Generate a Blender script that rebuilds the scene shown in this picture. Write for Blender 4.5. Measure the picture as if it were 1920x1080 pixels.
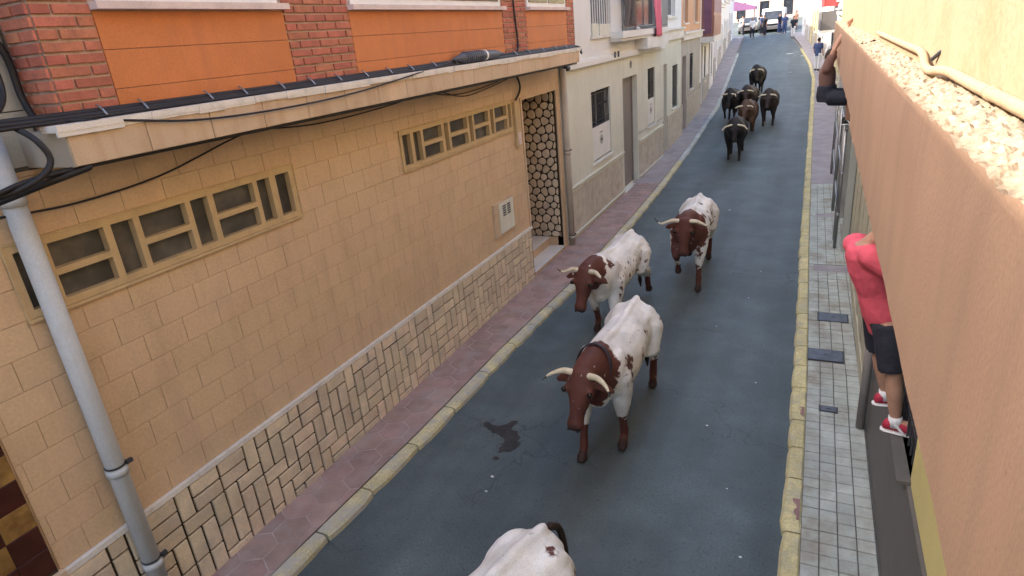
import bpy, bmesh, math, random
from mathutils import Vector, Matrix, noise
random.seed(7)
R = math.radians
sc = bpy.context.scene
for o in list(bpy.data.objects): bpy.data.objects.remove(o)
C = sc.collection
S = 0.85                      # survey unit -> metres (applied to every top-level object at the end)

# ------------------------------------------------------------------ camera
H = 5.0
cam_d = bpy.data.cameras.new('camera'); cam = bpy.data.objects.new('camera', cam_d); C.objects.link(cam)
cam_d.sensor_width = 36; cam_d.sensor_fit = 'HORIZONTAL'; cam_d.clip_start = .05; cam_d.clip_end = 2000
FPX = 1179.49; cam_d.lens = FPX / 1920 * 36
Yv = Vector((585, -520, FPX)).normalized(); Dv = Vector((293, 3005, FPX)).normalized()
Dv = (Dv - Dv.dot(Yv) * Yv).normalized(); Xv = Dv.cross(Yv)
M = Matrix((Xv, Yv, -Dv))     # rows: world axes seen in camera axes (x right, y down, z forward)
rt = M @ Vector((1, 0, 0)); up = M @ Vector((0, -1, 0)); bk = M @ Vector((0, 0, -1))
mw = Matrix((rt, up, bk)).transposed().to_4x4(); mw.translation = Vector((0, 0, H)) * S
cam.matrix_world = mw
sc.camera = cam

# ------------------------------------------------------------------ light
SUN_EL = 41.0; SUN_AZ = (-0.93, -0.36)          # the sun stands left of the street, a little behind the camera
w = bpy.data.worlds.new('World'); sc.world = w; w.use_nodes = True
nt = w.node_tree; nt.nodes.clear()
sky = nt.nodes.new('ShaderNodeTexSky'); sky.sky_type = 'NISHITA'; sky.sun_disc = False
sky.sun_elevation = R(SUN_EL); sky.sun_rotation = math.atan2(SUN_AZ[0], SUN_AZ[1]); sky.dust_density = 4.0; sky.ozone_density = .4
bg = nt.nodes.new('ShaderNodeBackground'); bg.inputs[1].default_value = .15
wo = nt.nodes.new('ShaderNodeOutputWorld'); nt.links.new(sky.outputs[0], bg.inputs[0]); nt.links.new(bg.outputs[0], wo.inputs[0])
sl = bpy.data.lights.new('sun', 'SUN'); sl.energy = 2.0; sl.angle = R(.5); sl.color = (1, .93, .82)
so = bpy.data.objects.new('sun', sl); C.objects.link(so)
a = Vector((SUN_AZ[0], SUN_AZ[1], 0)).normalized()
so.rotation_euler = Vector((a.x * math.cos(R(SUN_EL)), a.y * math.cos(R(SUN_EL)), math.sin(R(SUN_EL)))).to_track_quat('Z', 'Y').to_euler()
so.location = (-20, -8, 30)
sc.view_settings.view_transform = 'Standard'; sc.view_settings.look = 'None'; sc.view_settings.gamma = 1
sc.view_settings.exposure = 2.36

# ------------------------------------------------------------------ materials
def mat(name, base, var=.15, scale=3., rough=.75, bump=.15, bscale=80., rnd=0., hue=0., metal=0., spec=.3, dirt=None, dscale=1.2, dlo=.5, dhi=.75, stretch=(1, 1, 1), fine=.08, bdist=.01, streak=None, smax=.5):
    m = bpy.data.materials.new(name); m.use_nodes = True; t = m.node_tree; N = t.nodes; Lk = t.links
    b = N['Principled BSDF']; b.inputs['Roughness'].default_value = rough; b.inputs['Metallic'].default_value = metal
    b.inputs['Specular IOR Level'].default_value = spec
    tc = N.new('ShaderNodeTexCoord'); oi = N.new('ShaderNodeObjectInfo'); ad = N.new('ShaderNodeVectorMath')
    Lk.new(tc.outputs['Object'], ad.inputs[0]); Lk.new(oi.outputs['Location'], ad.inputs[1])
    st = N.new('ShaderNodeVectorMath'); st.operation = 'MULTIPLY'; st.inputs[1].default_value = stretch; Lk.new(ad.outputs[0], st.inputs[0])
    V = st.outputs[0]
    n1 = N.new('ShaderNodeTexNoise'); n1.inputs['Scale'].default_value = scale; n1.inputs['Detail'].default_value = 6; Lk.new(V, n1.inputs['Vector'])
    cr = N.new('ShaderNodeMapRange'); cr.inputs[1].default_value = .3; cr.inputs[2].default_value = .7; cr.inputs[3].default_value = 1 - var; cr.inputs[4].default_value = 1 + var
    Lk.new(n1.outputs[0], cr.inputs[0])
    n2 = N.new('ShaderNodeTexNoise'); n2.inputs['Scale'].default_value = bscale; n2.inputs['Detail'].default_value = 4; Lk.new(V, n2.inputs['Vector'])
    c2 = N.new('ShaderNodeMapRange'); c2.inputs[1].default_value = .3; c2.inputs[2].default_value = .7; c2.inputs[3].default_value = 1 - fine; c2.inputs[4].default_value = 1 + fine
    Lk.new(n2.outputs[0], c2.inputs[0])
    mu = N.new('ShaderNodeMath'); mu.operation = 'MULTIPLY'; Lk.new(cr.outputs[0], mu.inputs[0]); Lk.new(c2.outputs[0], mu.inputs[1])
    val = mu.outputs[0]
    hs = N.new('ShaderNodeHueSaturation'); hs.inputs['Color'].default_value = (*base, 1)
    if rnd or hue:
        mr = N.new('ShaderNodeMapRange'); mr.inputs[3].default_value = 1 - rnd; mr.inputs[4].default_value = 1 + rnd; Lk.new(oi.outputs['Random'], mr.inputs[0])
        m2 = N.new('ShaderNodeMath'); m2.operation = 'MULTIPLY'; Lk.new(val, m2.inputs[0]); Lk.new(mr.outputs[0], m2.inputs[1]); val = m2.outputs[0]
        if hue:
            wn = N.new('ShaderNodeTexWhiteNoise'); wn.noise_dimensions = '3D'; Lk.new(oi.outputs['Location'], wn.inputs['Vector'])
            mh = N.new('ShaderNodeMapRange'); mh.inputs[3].default_value = .5 - hue; mh.inputs[4].default_value = .5 + hue; Lk.new(wn.outputs[0], mh.inputs[0]); Lk.new(mh.outputs[0], hs.inputs['Hue'])
    Lk.new(val, hs.inputs['Value']); col = hs.outputs[0]
    if dirt:
        n3 = N.new('ShaderNodeTexNoise'); n3.inputs['Scale'].default_value = dscale; n3.inputs['Detail'].default_value = 8; n3.inputs['Roughness'].default_value = .65; Lk.new(V, n3.inputs['Vector'])
        c3 = N.new('ShaderNodeMapRange'); c3.inputs[1].default_value = dlo; c3.inputs[2].default_value = dhi; Lk.new(n3.outputs[0], c3.inputs[0])
        mx = N.new('ShaderNodeMix'); mx.data_type = 'RGBA'; Lk.new(c3.outputs[0], mx.inputs[0]); Lk.new(col, mx.inputs[6]); mx.inputs[7].default_value = (*dirt, 1); col = mx.outputs[2]
    if streak:      # weather marks running down the face
        sv = N.new('ShaderNodeVectorMath'); sv.operation = 'MULTIPLY'; sv.inputs[1].default_value = (5.5, 5.5, .45); Lk.new(ad.outputs[0], sv.inputs[0])
        n4 = N.new('ShaderNodeTexNoise'); n4.inputs['Scale'].default_value = 1.; n4.inputs['Detail'].default_value = 7; n4.inputs['Roughness'].default_value = .62; Lk.new(sv.outputs[0], n4.inputs['Vector'])
        c4 = N.new('ShaderNodeMapRange'); c4.inputs[1].default_value = .5; c4.inputs[2].default_value = .78; c4.inputs[4].default_value = smax; Lk.new(n4.outputs[0], c4.inputs[0])
        m4 = N.new('ShaderNodeMix'); m4.data_type = 'RGBA'; Lk.new(c4.outputs[0], m4.inputs[0]); Lk.new(col, m4.inputs[6]); m4.inputs[7].default_value = (*streak, 1); col = m4.outputs[2]
    Lk.new(col, b.inputs['Base Color'])
    if bump:
        bp = N.new('ShaderNodeBump'); bp.inputs['Strength'].default_value = bump; bp.inputs['Distance'].default_value = bdist; Lk.new(n2.outputs[0], bp.inputs['Height']); Lk.new(bp.outputs[0], b.inputs['Normal'])
    return m

MT = {}
def mk(key, *a, **k): MT[key] = mat(key, *a, **k)
mk('asphalt', (.076, .100, .104), var=.20, scale=1.6, rough=.62, bump=.6, bscale=42, fine=.20, dirt=(.056, .074, .077), dscale=.55, dlo=.42, dhi=.66, spec=.45)
def worn_road(m):
    t = m.node_tree; N = t.nodes; Lk = t.links; b = N['Principled BSDF']; src = b.inputs['Base Color'].links[0].from_socket
    tc = N.new('ShaderNodeTexCoord')
    def noise_(vec, sc_, det=5):
        q = N.new('ShaderNodeVectorMath'); q.operation = 'MULTIPLY'; q.inputs[1].default_value = vec; Lk.new(tc.outputs['Object'], q.inputs[0])
        n = N.new('ShaderNodeTexNoise'); n.inputs['Scale'].default_value = sc_; n.inputs['Detail'].default_value = det; Lk.new(q.outputs[0], n.inputs['Vector']); return n.outputs[0]
    def mr(sock, a, b_, c, d): q = N.new('ShaderNodeMapRange'); q.inputs[1].default_value = a; q.inputs[2].default_value = b_; q.inputs[3].default_value = c; q.inputs[4].default_value = d; Lk.new(sock, q.inputs[0]); return q.outputs[0]
    def op(o_, x, y): q = N.new('ShaderNodeMath'); q.operation = o_; Lk.new(x, q.inputs[0]); Lk.new(y, q.inputs[1]); return q.outputs[0]
    wheel = mr(noise_((1.3, .07, 1), 1., 3), .35, .65, .80, 1.18)
    agg = mr(noise_((1, 1, 1), 75., 2), .60, .72, 1.0, 1.7)
    pits = mr(noise_((1, 1, 1), 26., 4), .30, .40, .62, 1.0)
    vo = N.new('ShaderNodeTexVoronoi'); vo.feature = 'DISTANCE_TO_EDGE'; vo.inputs['Scale'].default_value = .55
    wv = N.new('ShaderNodeVectorMath'); wv.operation = 'ADD'; nn = N.new('ShaderNodeTexNoise'); nn.inputs['Scale'].default_value = 2.5; nn.inputs['Detail'].default_value = 5; Lk.new(tc.outputs['Object'], nn.inputs['Vector']); Lk.new(tc.outputs['Object'], wv.inputs[0]); Lk.new(nn.outputs['Color'], wv.inputs[1]); Lk.new(wv.outputs[0], vo.inputs['Vector'])
    crack = mr(vo.outputs['Distance'], .004, .012, 0, 1); gate = mr(noise_((1, 1, 1), .5, 3), .48, .56, 1, 0); crack = mr(op('MAXIMUM', crack, gate), 0, 1, .70, 1)
    v = op('MULTIPLY', op('MULTIPLY', wheel, agg), op('MULTIPLY', pits, crack))
    mx = N.new('ShaderNodeMix'); mx.data_type = 'RGBA'; mx.blend_type = 'MULTIPLY'; mx.inputs[0].default_value = 1
    cc = N.new('ShaderNodeCombineColor'); [Lk.new(v, cc.inputs[k]) for k in range(3)]
    Lk.new(src, mx.inputs[6]); Lk.new(cc.outputs[0], mx.inputs[7]); Lk.new(mx.outputs[2], b.inputs['Base Color'])
worn_road(MT['asphalt'])
mk('ground', (.2, .18, .15), scale=.3)
mk('walltile', (.58, .425, .27), var=.09, scale=2.2, rough=.55, bump=.08, bscale=40, rnd=.035, hue=.004, dirt=(.48, .36, .255), dscale=2.2, dlo=.48, dhi=.85, streak=(.40, .29, .20), smax=.45)
mk('grout', (.53, .39, .25), var=.2)
mk('stone', (.60, .50, .37), var=.12, scale=5, rough=.8, bump=.4, bscale=45, rnd=.13, hue=.010, dirt=(.43, .40, .33), dscale=4, dlo=.5, dhi=.8)
mk('darkgrout', (.042, .032, .025), var=.25, scale=9)
mk('whitetrim', (.66, .64, .60), var=.08, rough=.6, bump=.15, dirt=(.42, .40, .36), dscale=7, dlo=.52, dhi=.8)
mk('winframe', (.50, .375, .21), var=.12, scale=6, rough=.6, dirt=(.42, .31, .17), dscale=6, dlo=.52, dhi=.85)
mk('glass', (.075, .074, .070), var=.5, scale=2.5, rough=.3, bump=.05, bscale=12, spec=.5, dirt=(.17, .15, .12), dscale=2.5, dlo=.5, dhi=.85)
mk('darkglass', (.03, .034, .042), var=.4, scale=2, rough=.12, bump=.03, spec=.5)
mk('brick', (.42, .15, .095), var=.16, scale=9, rough=.85, bump=.5, bscale=70, rnd=.14, hue=.010, dirt=(.27, .11, .08), dscale=7, dlo=.5, dhi=.8)
mk('mortar', (.42, .32, .26), var=.2, scale=12)
mk('orange', (.54, .19, .065), streak=(.40, .15, .07), smax=.55, var=.07, scale=2.2, rough=.6, bump=.08, bscale=60, rnd=.03, dirt=(.43, .145, .045), dscale=1.8, dlo=.5, dhi=.85)
mk('palecement', (.60, .50, .47), var=.12, scale=5, rough=.8, bump=.2)
mk('canopy', (.52, .40, .28), streak=(.36, .20, .10), smax=.6, var=.1, scale=2.2, rough=.6, bump=.1, rnd=.05, dirt=(.42, .22, .10), dscale=2.4, dlo=.55, dhi=.85)
mk('canopyend', (.42, .38, .32), var=.1, scale=2)
mk('pvc', (.46, .49, .50), streak=(.34, .34, .32), smax=.5, var=.06, scale=3, rough=.42, bump=.03, dirt=(.36, .37, .36), dscale=3, dlo=.52, dhi=.8)
mk('black', (.017, .017, .02), var=.2, rough=.5, bump=.1)
mk('cablegrey', (.07, .075, .09), var=.3, rough=.5)
mk('metal', (.30, .30, .30), rough=.4, metal=.8)
mk('iron', (.055, .058, .065), rough=.5, metal=.3)
mk('cover', (.115, .128, .15), var=.2, scale=8, rough=.5, metal=.3, bump=.4, bscale=30)
mk('kerb', (.52, .47, .275), var=.16, scale=5, rough=.85, bump=.6, bscale=45, rnd=.1, fine=.22, dirt=(.40, .39, .34), dscale=3.5, dlo=.42, dhi=.62)
mk('kerbyellow', (.54, .465, .235), var=.16, scale=5, rough=.85, bump=.6, bscale=45, rnd=.1, fine=.22, dirt=(.40, .36, .26), dscale=4.5, dlo=.47, dhi=.68)
mk('kerbgrey', (.40, .42, .40), var=.16, scale=5, rough=.85, bump=.6, bscale=45, rnd=.1, fine=.22)
mk('kerbred', (.28, .16, .14), var=.16, scale=8, rough=.85, bump=.4)
mk('redpaver', (.31, .215, .19), var=.16, scale=4, rough=.8, bump=.3, rnd=.12, hue=.01, dirt=(.31, .27, .26), dscale=2.6, dlo=.48, dhi=.72)
mk('palejoint', (.36, .295, .275), var=.25, scale=6)
mk('greytile', (.40, .42, .37), var=.13, scale=5, rough=.8, bump=.35, rnd=.11, dirt=(.27, .245, .19), dscale=1.7, dlo=.46, dhi=.66)
mk('darkjoint', (.10, .095, .085), var=.3, scale=9)
mk('slabs', (.31, .285, .285), var=.14, scale=2, rough=.8, bump=.3, dirt=(.24, .20, .20), dscale=1.6, dlo=.45, dhi=.75)
mk('marble', (.62, .62, .60), var=.06, rough=.25, bump=.02)
mk('cream', (.62, .63, .55), streak=(.50, .48, .40), smax=.5, var=.05, scale=1.2, rough=.85, bump=.12, bscale=60, dirt=(.56, .55, .47), dscale=1.0, dlo=.5, dhi=.85)
mk('creamup', (.68, .68, .66), var=.05, scale=1.2, rough=.85, bump=.12)
mk('veneer', (.49, .45, .38), var=.13, scale=4.5, rough=.6, bump=.1, rnd=.05, dirt=(.37, .31, .24), dscale=4, dlo=.52, dhi=.75)
mk('greydoor', (.22, .20, .185), var=.06, scale=2, rough=.45, bump=.04)
mk('browndoor', (.16, .105, .075), var=.25, scale=3, rough=.5, stretch=(6, 6, .6))
mk('whitepaint', (.70, .70, .68), var=.04, rough=.5, bump=.05)
mk('wallgrey', (.42, .39, .35), var=.08, scale=1.5, rough=.85, dirt=(.36, .33, .29))
mk('wallpink', (.55, .40, .33), var=.06, scale=1.5, rough=.85)
mk('wallwhite', (.74, .73, .71), var=.04, scale=1.5, rough=.85)
mk('wallyellow', (.62, .53, .30), var=.06, scale=1.5, rough=.85)
mk('upperorange', (.58, .33, .19), var=.06, scale=1.5, rough=.85)
mk('miradorwood', (.27, .12, .085), var=.2, scale=2, rough=.5, stretch=(5, 5, .5))
mk('miradordark', (.16, .075, .12), var=.2, scale=2, rough=.5)
mk('stucco', (.40, .25, .16), var=.07, scale=1.6, rough=.9, bump=.16, bscale=70, fine=.06, dirt=(.22, .135, .09), dscale=26, dlo=.64, dhi=.76, streak=(.29, .19, .13), smax=.7)
mk('stuccotop', (.32, .25, .175), var=.14, scale=7, rough=.95, bump=1.0, bscale=40, fine=.25, dirt=(.16, .12, .075), dscale=30, dlo=.56, dhi=.72)
mk('stuccoup', (.36, .265, .165), var=.05, scale=2, rough=.9, bump=.5, bscale=26, fine=.05, dirt=(.32, .215, .115), dscale=3, dlo=.5, dhi=.8)
mk('yellowwall', (.60, .52, .22), var=.05, scale=2, rough=.8)
mk('greywains', (.115, .108, .102), var=.08, scale=1.5, rough=.55, bump=.08, dirt=(.16, .15, .14), dscale=1.2, dlo=.55, dhi=.8)
mk('beigestone', (.43, .39, .28), var=.15, scale=3, rough=.85, bump=.3, rnd=.08, dirt=(.34, .30, .20), dscale=3)
mk('teal', (.24, .33, .31), var=.1, rough=.45)
mk('skin', (.42, .24, .165), var=.14, scale=9, rough=.55, bump=.05)
mk('red', (.66, .10, .14), var=.10, scale=5, rough=.85, bump=.45, bscale=4.5, bdist=.08)
mk('navy', (.024, .026, .038), var=.2, scale=4, rough=.85, bump=.45, bscale=5, bdist=.06)
mk('shoered', (.40, .03, .06), var=.1, rough=.5)
mk('white', (.72, .72, .72), var=.04, rough=.6)
mk('hair', (.03, .018, .012), var=.2, rough=.6, bump=.5)
mk('brownshirt', (.17, .095, .075), var=.12, scale=5, rough=.9, bump=.2)
mk('trousers', (.28, .24, .235), var=.1, scale=5, rough=.9)
mk('blue', (.06, .09, .2), var=.12, rough=.8)
mk('pink', (.60, .14, .21), var=.08, scale=3, rough=.85, bump=.15)
mk('horn', (.62, .54, .38), var=.1, scale=8, rough=.4, dirt=(.40, .32, .2), dscale=9)
mk('horntip', (.05, .04, .03), var=.2, rough=.35)
mk('eye', (.01, .008, .006), rough=.1, bump=0)
mk('stain', (.028, .031, .034), var=.35, scale=6, rough=.35, bump=.5, bscale=42)
mk('paper', (.72, .72, .72), var=.03, rough=.8)
mk('redblind', (.42, .06, .06), var=.1, scale=3, rough=.7)
mk('greypanel', (.13, .12, .12), var=.1, scale=2, rough=.7)
mk('purple', (.22, .10, .20), var=.1, rough=.8)
mk('collar', (.035, .025, .035), var=.2, rough=.6)
mk('rubber', (.02, .02, .02), rough=.8)
mk('cargrey', (.24, .25, .24), rough=.3, metal=.3, bump=0)
mk('vanwhite', (.76, .76, .76), var=.02, rough=.3, bump=0)
mk('checkbrown', (.055, .018, .012), var=.3, scale=6, rough=.25, bump=.05)
mk('checkgold', (.30, .18, .055), var=.3, scale=6, rough=.25, bump=.05, dirt=(.13, .06, .02), dscale=5, dlo=.4, dhi=.7)
mk('paletile', (.40, .405, .36), var=.06, scale=2, rough=.4, bump=.03, rnd=.05)
mk('green', (.04, .09, .03), var=.4, scale=20, rough=.7)

# ------------------------------------------------------------------ mesh helpers
class MB:
    def __init__(s): s.v = []; s.f = []
    def add(s, v, f):
        n = len(s.v); s.v += [tuple(p) for p in v]; s.f += [tuple(i + n for i in q) for q in f]; return s
    def box(s, a, b):
        x0, y0, z0 = (min(a[i], b[i]) for i in range(3)); x1, y1, z1 = (max(a[i], b[i]) for i in range(3))
        return s.add([(x0, y0, z0), (x1, y0, z0), (x1, y1, z0), (x0, y1, z0), (x0, y0, z1), (x1, y0, z1), (x1, y1, z1), (x0, y1, z1)],
                     [(0, 3, 2, 1), (4, 5, 6, 7), (0, 1, 5, 4), (1, 2, 6, 5), (2, 3, 7, 6), (3, 0, 4, 7)])
    def quad(s, *p): return s.add(p, [tuple(range(len(p)))])
    def prism(s, poly, off):      # polygon (3D points) extruded by vector
        n = len(poly); off = Vector(off); p = [Vector(q) for q in poly]
        v = p + [q + off for q in p]
        return s.add(v, [tuple(range(n - 1, -1, -1)), tuple(range(n, 2 * n))] + [(i, (i + 1) % n, n + (i + 1) % n, n + i) for i in range(n)])
    def loft(s, rings, n=14):     # ring: (centre, u, v)  closed with caps
        vs = []; fs = []
        for c, u, v in rings:
            for k in range(n):
                t = 2 * math.pi * k / n; vs.append(c + u * math.cos(t) + v * math.sin(t))
        m = len(rings)
        for i in range(m - 1):
            for k in range(n): fs.append((i * n + k, i * n + (k + 1) % n, (i + 1) * n + (k + 1) % n, (i + 1) * n + k))
        fs.append(tuple(range(n - 1, -1, -1))); fs.append(tuple((m - 1) * n + k for k in range(n)))
        return s.add(vs, fs)
    def tube(s, pts, rad, n=10, dome=True, flat=1.0):
        P = [Vector(p) for p in pts]
        if not isinstance(rad, (list, tuple)): rad = [rad] * len(P)
        rings = []; u = None
        for i, p in enumerate(P):
            t = ((P[i + 1] - p).normalized() if i < len(P) - 1 else Vector()) + ((p - P[i - 1]).normalized() if i else Vector())
            t.normalize()
            if u is None: u = t.orthogonal().normalized() if abs(t.z) > .9 else t.cross(Vector((0, 0, 1))).normalized()
            u = (u - u.dot(t) * t).normalized(); v = t.cross(u)
            r = rad[i]
            if dome and i == 0: rings += [(p - t * r * .95, u * r * .25, v * r * .25), (p - t * r * .7, u * r * .7, v * r * .7)]
            rings.append((p, u * r, v * r * flat))
            if dome and i == len(P) - 1: rings += [(p + t * r * .7, u * r * .7, v * r * .7), (p + t * r * .95, u * r * .25, v * r * .25)]
        return s.loft(rings, n)
    def ball(s, c, r, n=12, m=8):
        c = Vector(c); r = (r, r, r) if not isinstance(r, (tuple, list)) else r
        return s.loft([(c + Vector((0, 0, -r[2] * math.cos(math.pi * i / m))), Vector((r[0] * max(.02, math.sin(math.pi * i / m)), 0, 0)), Vector((0, r[1] * max(.02, math.sin(math.pi * i / m)), 0))) for i in range(m + 1)], n)
    def mesh(s, name, smooth=False):
        me = bpy.data.meshes.new(name); me.from_pydata(s.v, [], s.f); me.update()
        if smooth: me.polygons.foreach_set('use_smooth', [True] * len(me.polygons))
        return me

WL = {}
def wloc(o): return WL.get(o.name, Vector()) if o else Vector()
def tag(o, label=None, cat=None, group=None, kind=None):
    if label: o['label'] = label
    if cat: o['category'] = cat
    if group: o['group'] = group
    if kind: o['kind'] = kind
    return o
def empty(name, loc, label=None, cat=None, group=None):
    o = bpy.data.objects.new(name, None); C.objects.link(o); o.location = loc; o.empty_display_size = .2; WL[o.name] = Vector(loc)
    return tag(o, label, cat, group)
def obj(name, mb, m, parent=None, smooth=False, origin=None, **kw):
    """mb in world survey coordinates; origin: where the object's own origin sits"""
    base = Vector(origin) if origin else (wloc(parent))
    if isinstance(mb, MB):
        mb.v = [tuple(Vector(p) - base) for p in mb.v]; me = mb.mesh(name, smooth)
    else: me = mb
    if m and not me.materials: me.materials.append(MT[m] if isinstance(m, str) else m)
    o = bpy.data.objects.new(name, me); C.objects.link(o); WL[o.name] = base.copy()
    if parent: o.parent = parent; o.location = base - wloc(parent)
    else: o.location = base
    tag(o, **kw); return o
def piece(name, me, loc, parent, kind=None):
    o = bpy.data.objects.new(name, me); C.objects.link(o); o.parent = parent; o.location = Vector(loc) - wloc(parent); WL[o.name] = Vector(loc)
    if kind: o['kind'] = kind
    return o
TM = {}
def tilemesh(w, h, d, bev, m, axis='x', s=1):
    """slab w(along y) x h(along z) standing on a wall, front towards +x*s; axis 'z': lying on the ground (w along x, h along y)"""
    k = (round(w, 3), round(h, 3), d, bev, m, axis, s)
    if k in TM: return TM[k]
    a, b = w / 2, h / 2; pts = []
    for (px, pz, dd) in [(a, b, 0), (a - .0001, b - .0001, d - bev), (a - bev, b - bev, d)]:
        pts.append([(-px, -pz, dd), (px, -pz, dd), (px, pz, dd), (-px, pz, dd)])
    vs = sum(pts, []); fs = [(8, 9, 10, 11)]
    for l in (0, 4):
        for i in range(4): fs.append((l + i, l + (i + 1) % 4, l + 4 + (i + 1) % 4, l + 4 + i))
    if axis == 'x':
        vs = [(p[2] * s, p[0], p[1]) for p in vs]
        if s < 0: fs = [tuple(reversed(f)) for f in fs]
    elif axis == 'y':
        vs = [(p[0], -p[2], p[1]) for p in vs]
    me = bpy.data.meshes.new(m + '_piece'); me.from_pydata(vs, [], fs); me.update(); me.materials.append(MT[m]); TM[k] = me
    return me
def subtract(r, holes):
    out = [r]
    for h in holes:
        nx = []
        for (a, b, c, d) in out:
            if h[0] >= b or h[1] <= a or h[2] >= d or h[3] <= c: nx.append((a, b, c, d)); continue
            if c < h[2]: nx.append((a, b, c, h[2]))
            if d > h[3]: nx.append((a, b, h[3], d))
            cc, dd = max(c, h[2]), min(d, h[3])
            if a < h[0]: nx.append((a, h[0], cc, dd))
            if b > h[1]: nx.append((h[1], b, cc, dd))
        out = nx
    return [q for q in out if q[1] - q[0] > .03 and q[3] - q[2] > .03]
def facade(mb, y0, y1, z0, z1, x, holes, depth, s, zb=None):
    """wall sheet on plane x facing s*X with reveals going in by depth"""
    for (a, b, c, d) in subtract((y0, y1, z0, z1), holes):
        mb.quad(*([(x, a, c), (x, b, c), (x, b, d), (x, a, d)] if s > 0 else [(x, b, c), (x, a, c), (x, a, d), (x, b, d)]))
    xi = x - s * depth
    for (a, b, c, d) in holes:
        mb.quad((x, a, c), (x, a, d), (xi, a, d), (xi, a, c)); mb.quad((x, b, c), (xi, b, c), (xi, b, d), (x, b, d))
        mb.quad((x, a, d), (x, b, d), (xi, b, d), (xi, a, d)); mb.quad((x, a, c), (xi, a, c), (xi, b, c), (x, b, c))
    return mb
def gz(y):
    if y < 18: return 0.
    if y < 30: return .06 * (y - 18) ** 2 / 24
    return .36 + .06 * (y - 30)
def cat(pts, n=8):
    P = [Vector(p) for p in pts]; P = [2 * P[0] - P[1]] + P + [2 * P[-1] - P[-2]]; out = []
    for i in range(1, len(P) - 2):
        for k in range(n):
            t = k / n; a, b, c, d = P[i - 1:i + 3]
            out.append(.5 * ((2 * b) + (c - a) * t + (2 * a - 5 * b + 4 * c - d) * t * t + (3 * b - a - 3 * c + d) * t ** 3))
    return out + [P[-2]]
def interp(pts, y):
    if y <= pts[0][0]: return pts[0][1]
    for (a, xa), (b, xb) in zip(pts, pts[1:]):
        if y <= b: return xa + (xb - xa) * (y - a) / (b - a)
    return pts[-1][1]

# ------------------------------------------------------------------ setting: ground, road, pavements
LK = [(-6, -4.58), (3.5, -4.56), (6, -4.46), (8.7, -4.43), (12, -4.27), (17, -4.29), (26, -4.48), (36, -4.66), (51, -5.69), (70, -7.0), (82, -7.6)]
RK = [(-6, 0.0), (9, -.02), (14.5, -.1), (25, -.2), (44, -.36), (51, -.74), (64, -1.89), (72, -2.75), (82, -3.6)]
LW = [(-6, -5.4), (33, -5.42), (42, -6.0), (51.5, -6.85), (62, -7.65), (75, -8.5), (82, -9)]
RWL = [(-6, .9), (44, .75), (51, .25), (64, -.9), (72, -1.8), (82, -2.6)]
lk = lambda y: interp(LK, y)
rk = lambda y: interp(RK, y)
lw = lambda y: interp(LW, y)
rw = lambda y: interp(RWL, y)
def strip(fl, fr, y0, y1, dz, step=1.0):
    mb = MB(); y = y0; rows = []
    while y < y1 + 1e-6: rows.append(y); y += step
    v = []
    for y in rows:
        a, b = fl(y), fr(y)
        v += [(a + (b - a) * k / 4, y, gz(y) + dz) for k in range(5)]
    f = [(i * 5 + k, i * 5 + k + 1, i * 5 + k + 6, i * 5 + k + 5) for i in range(len(rows) - 1) for k in range(4)]
    return mb.add(v, f)
g = MB(); ys = list(range(-120, 18, 20)) + list(range(18, 32)) + list(range(34, 90, 4)) + [120, 200, 500]
xs = [-400, -100, -30, -8, -4, 0, 4, 30, 100, 400]
gv = [(x, y, gz(min(y, 90)) - .03) for y in ys for x in xs]
g.add(gv, [(j * 10 + i, j * 10 + i + 1, j * 10 + i + 11, j * 10 + i + 10) for j in range(len(ys) - 1) for i in range(9)])
obj('ground', g, 'ground', kind='structure')
road = obj('road', strip(lambda y: lk(min(y, 76)) - (.05 if y < 77 else 30), lambda y: rk(min(y, 76)) + (.05 if y < 77 else 30), -6, 130, 0.0), 'asphalt', kind='structure')
KH = .10
pvl = obj('pavement_left', strip(lambda y: lw(y) - .1, lambda y: lk(y) - .2, -6, 76, KH - .002), 'palejoint', kind='structure')
pvr = obj('pavement_right', strip(lambda y: rk(y) + .2, lambda y: rw(y) + .2, -6, 76, KH - .012), 'darkjoint', kind='structure')
# far stretches of pavement carry a slab surface
obj('slab_surface', strip(lambda y: lw(y) - .1, lambda y: lk(y) - .2, 21, 76, KH + .002), 'slabs', pvl)
obj('slab_surface', strip(lambda y: rk(y) + .2, lambda y: rw(y) + .2, 21, 76, KH + .002), 'slabs', pvr)

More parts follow.
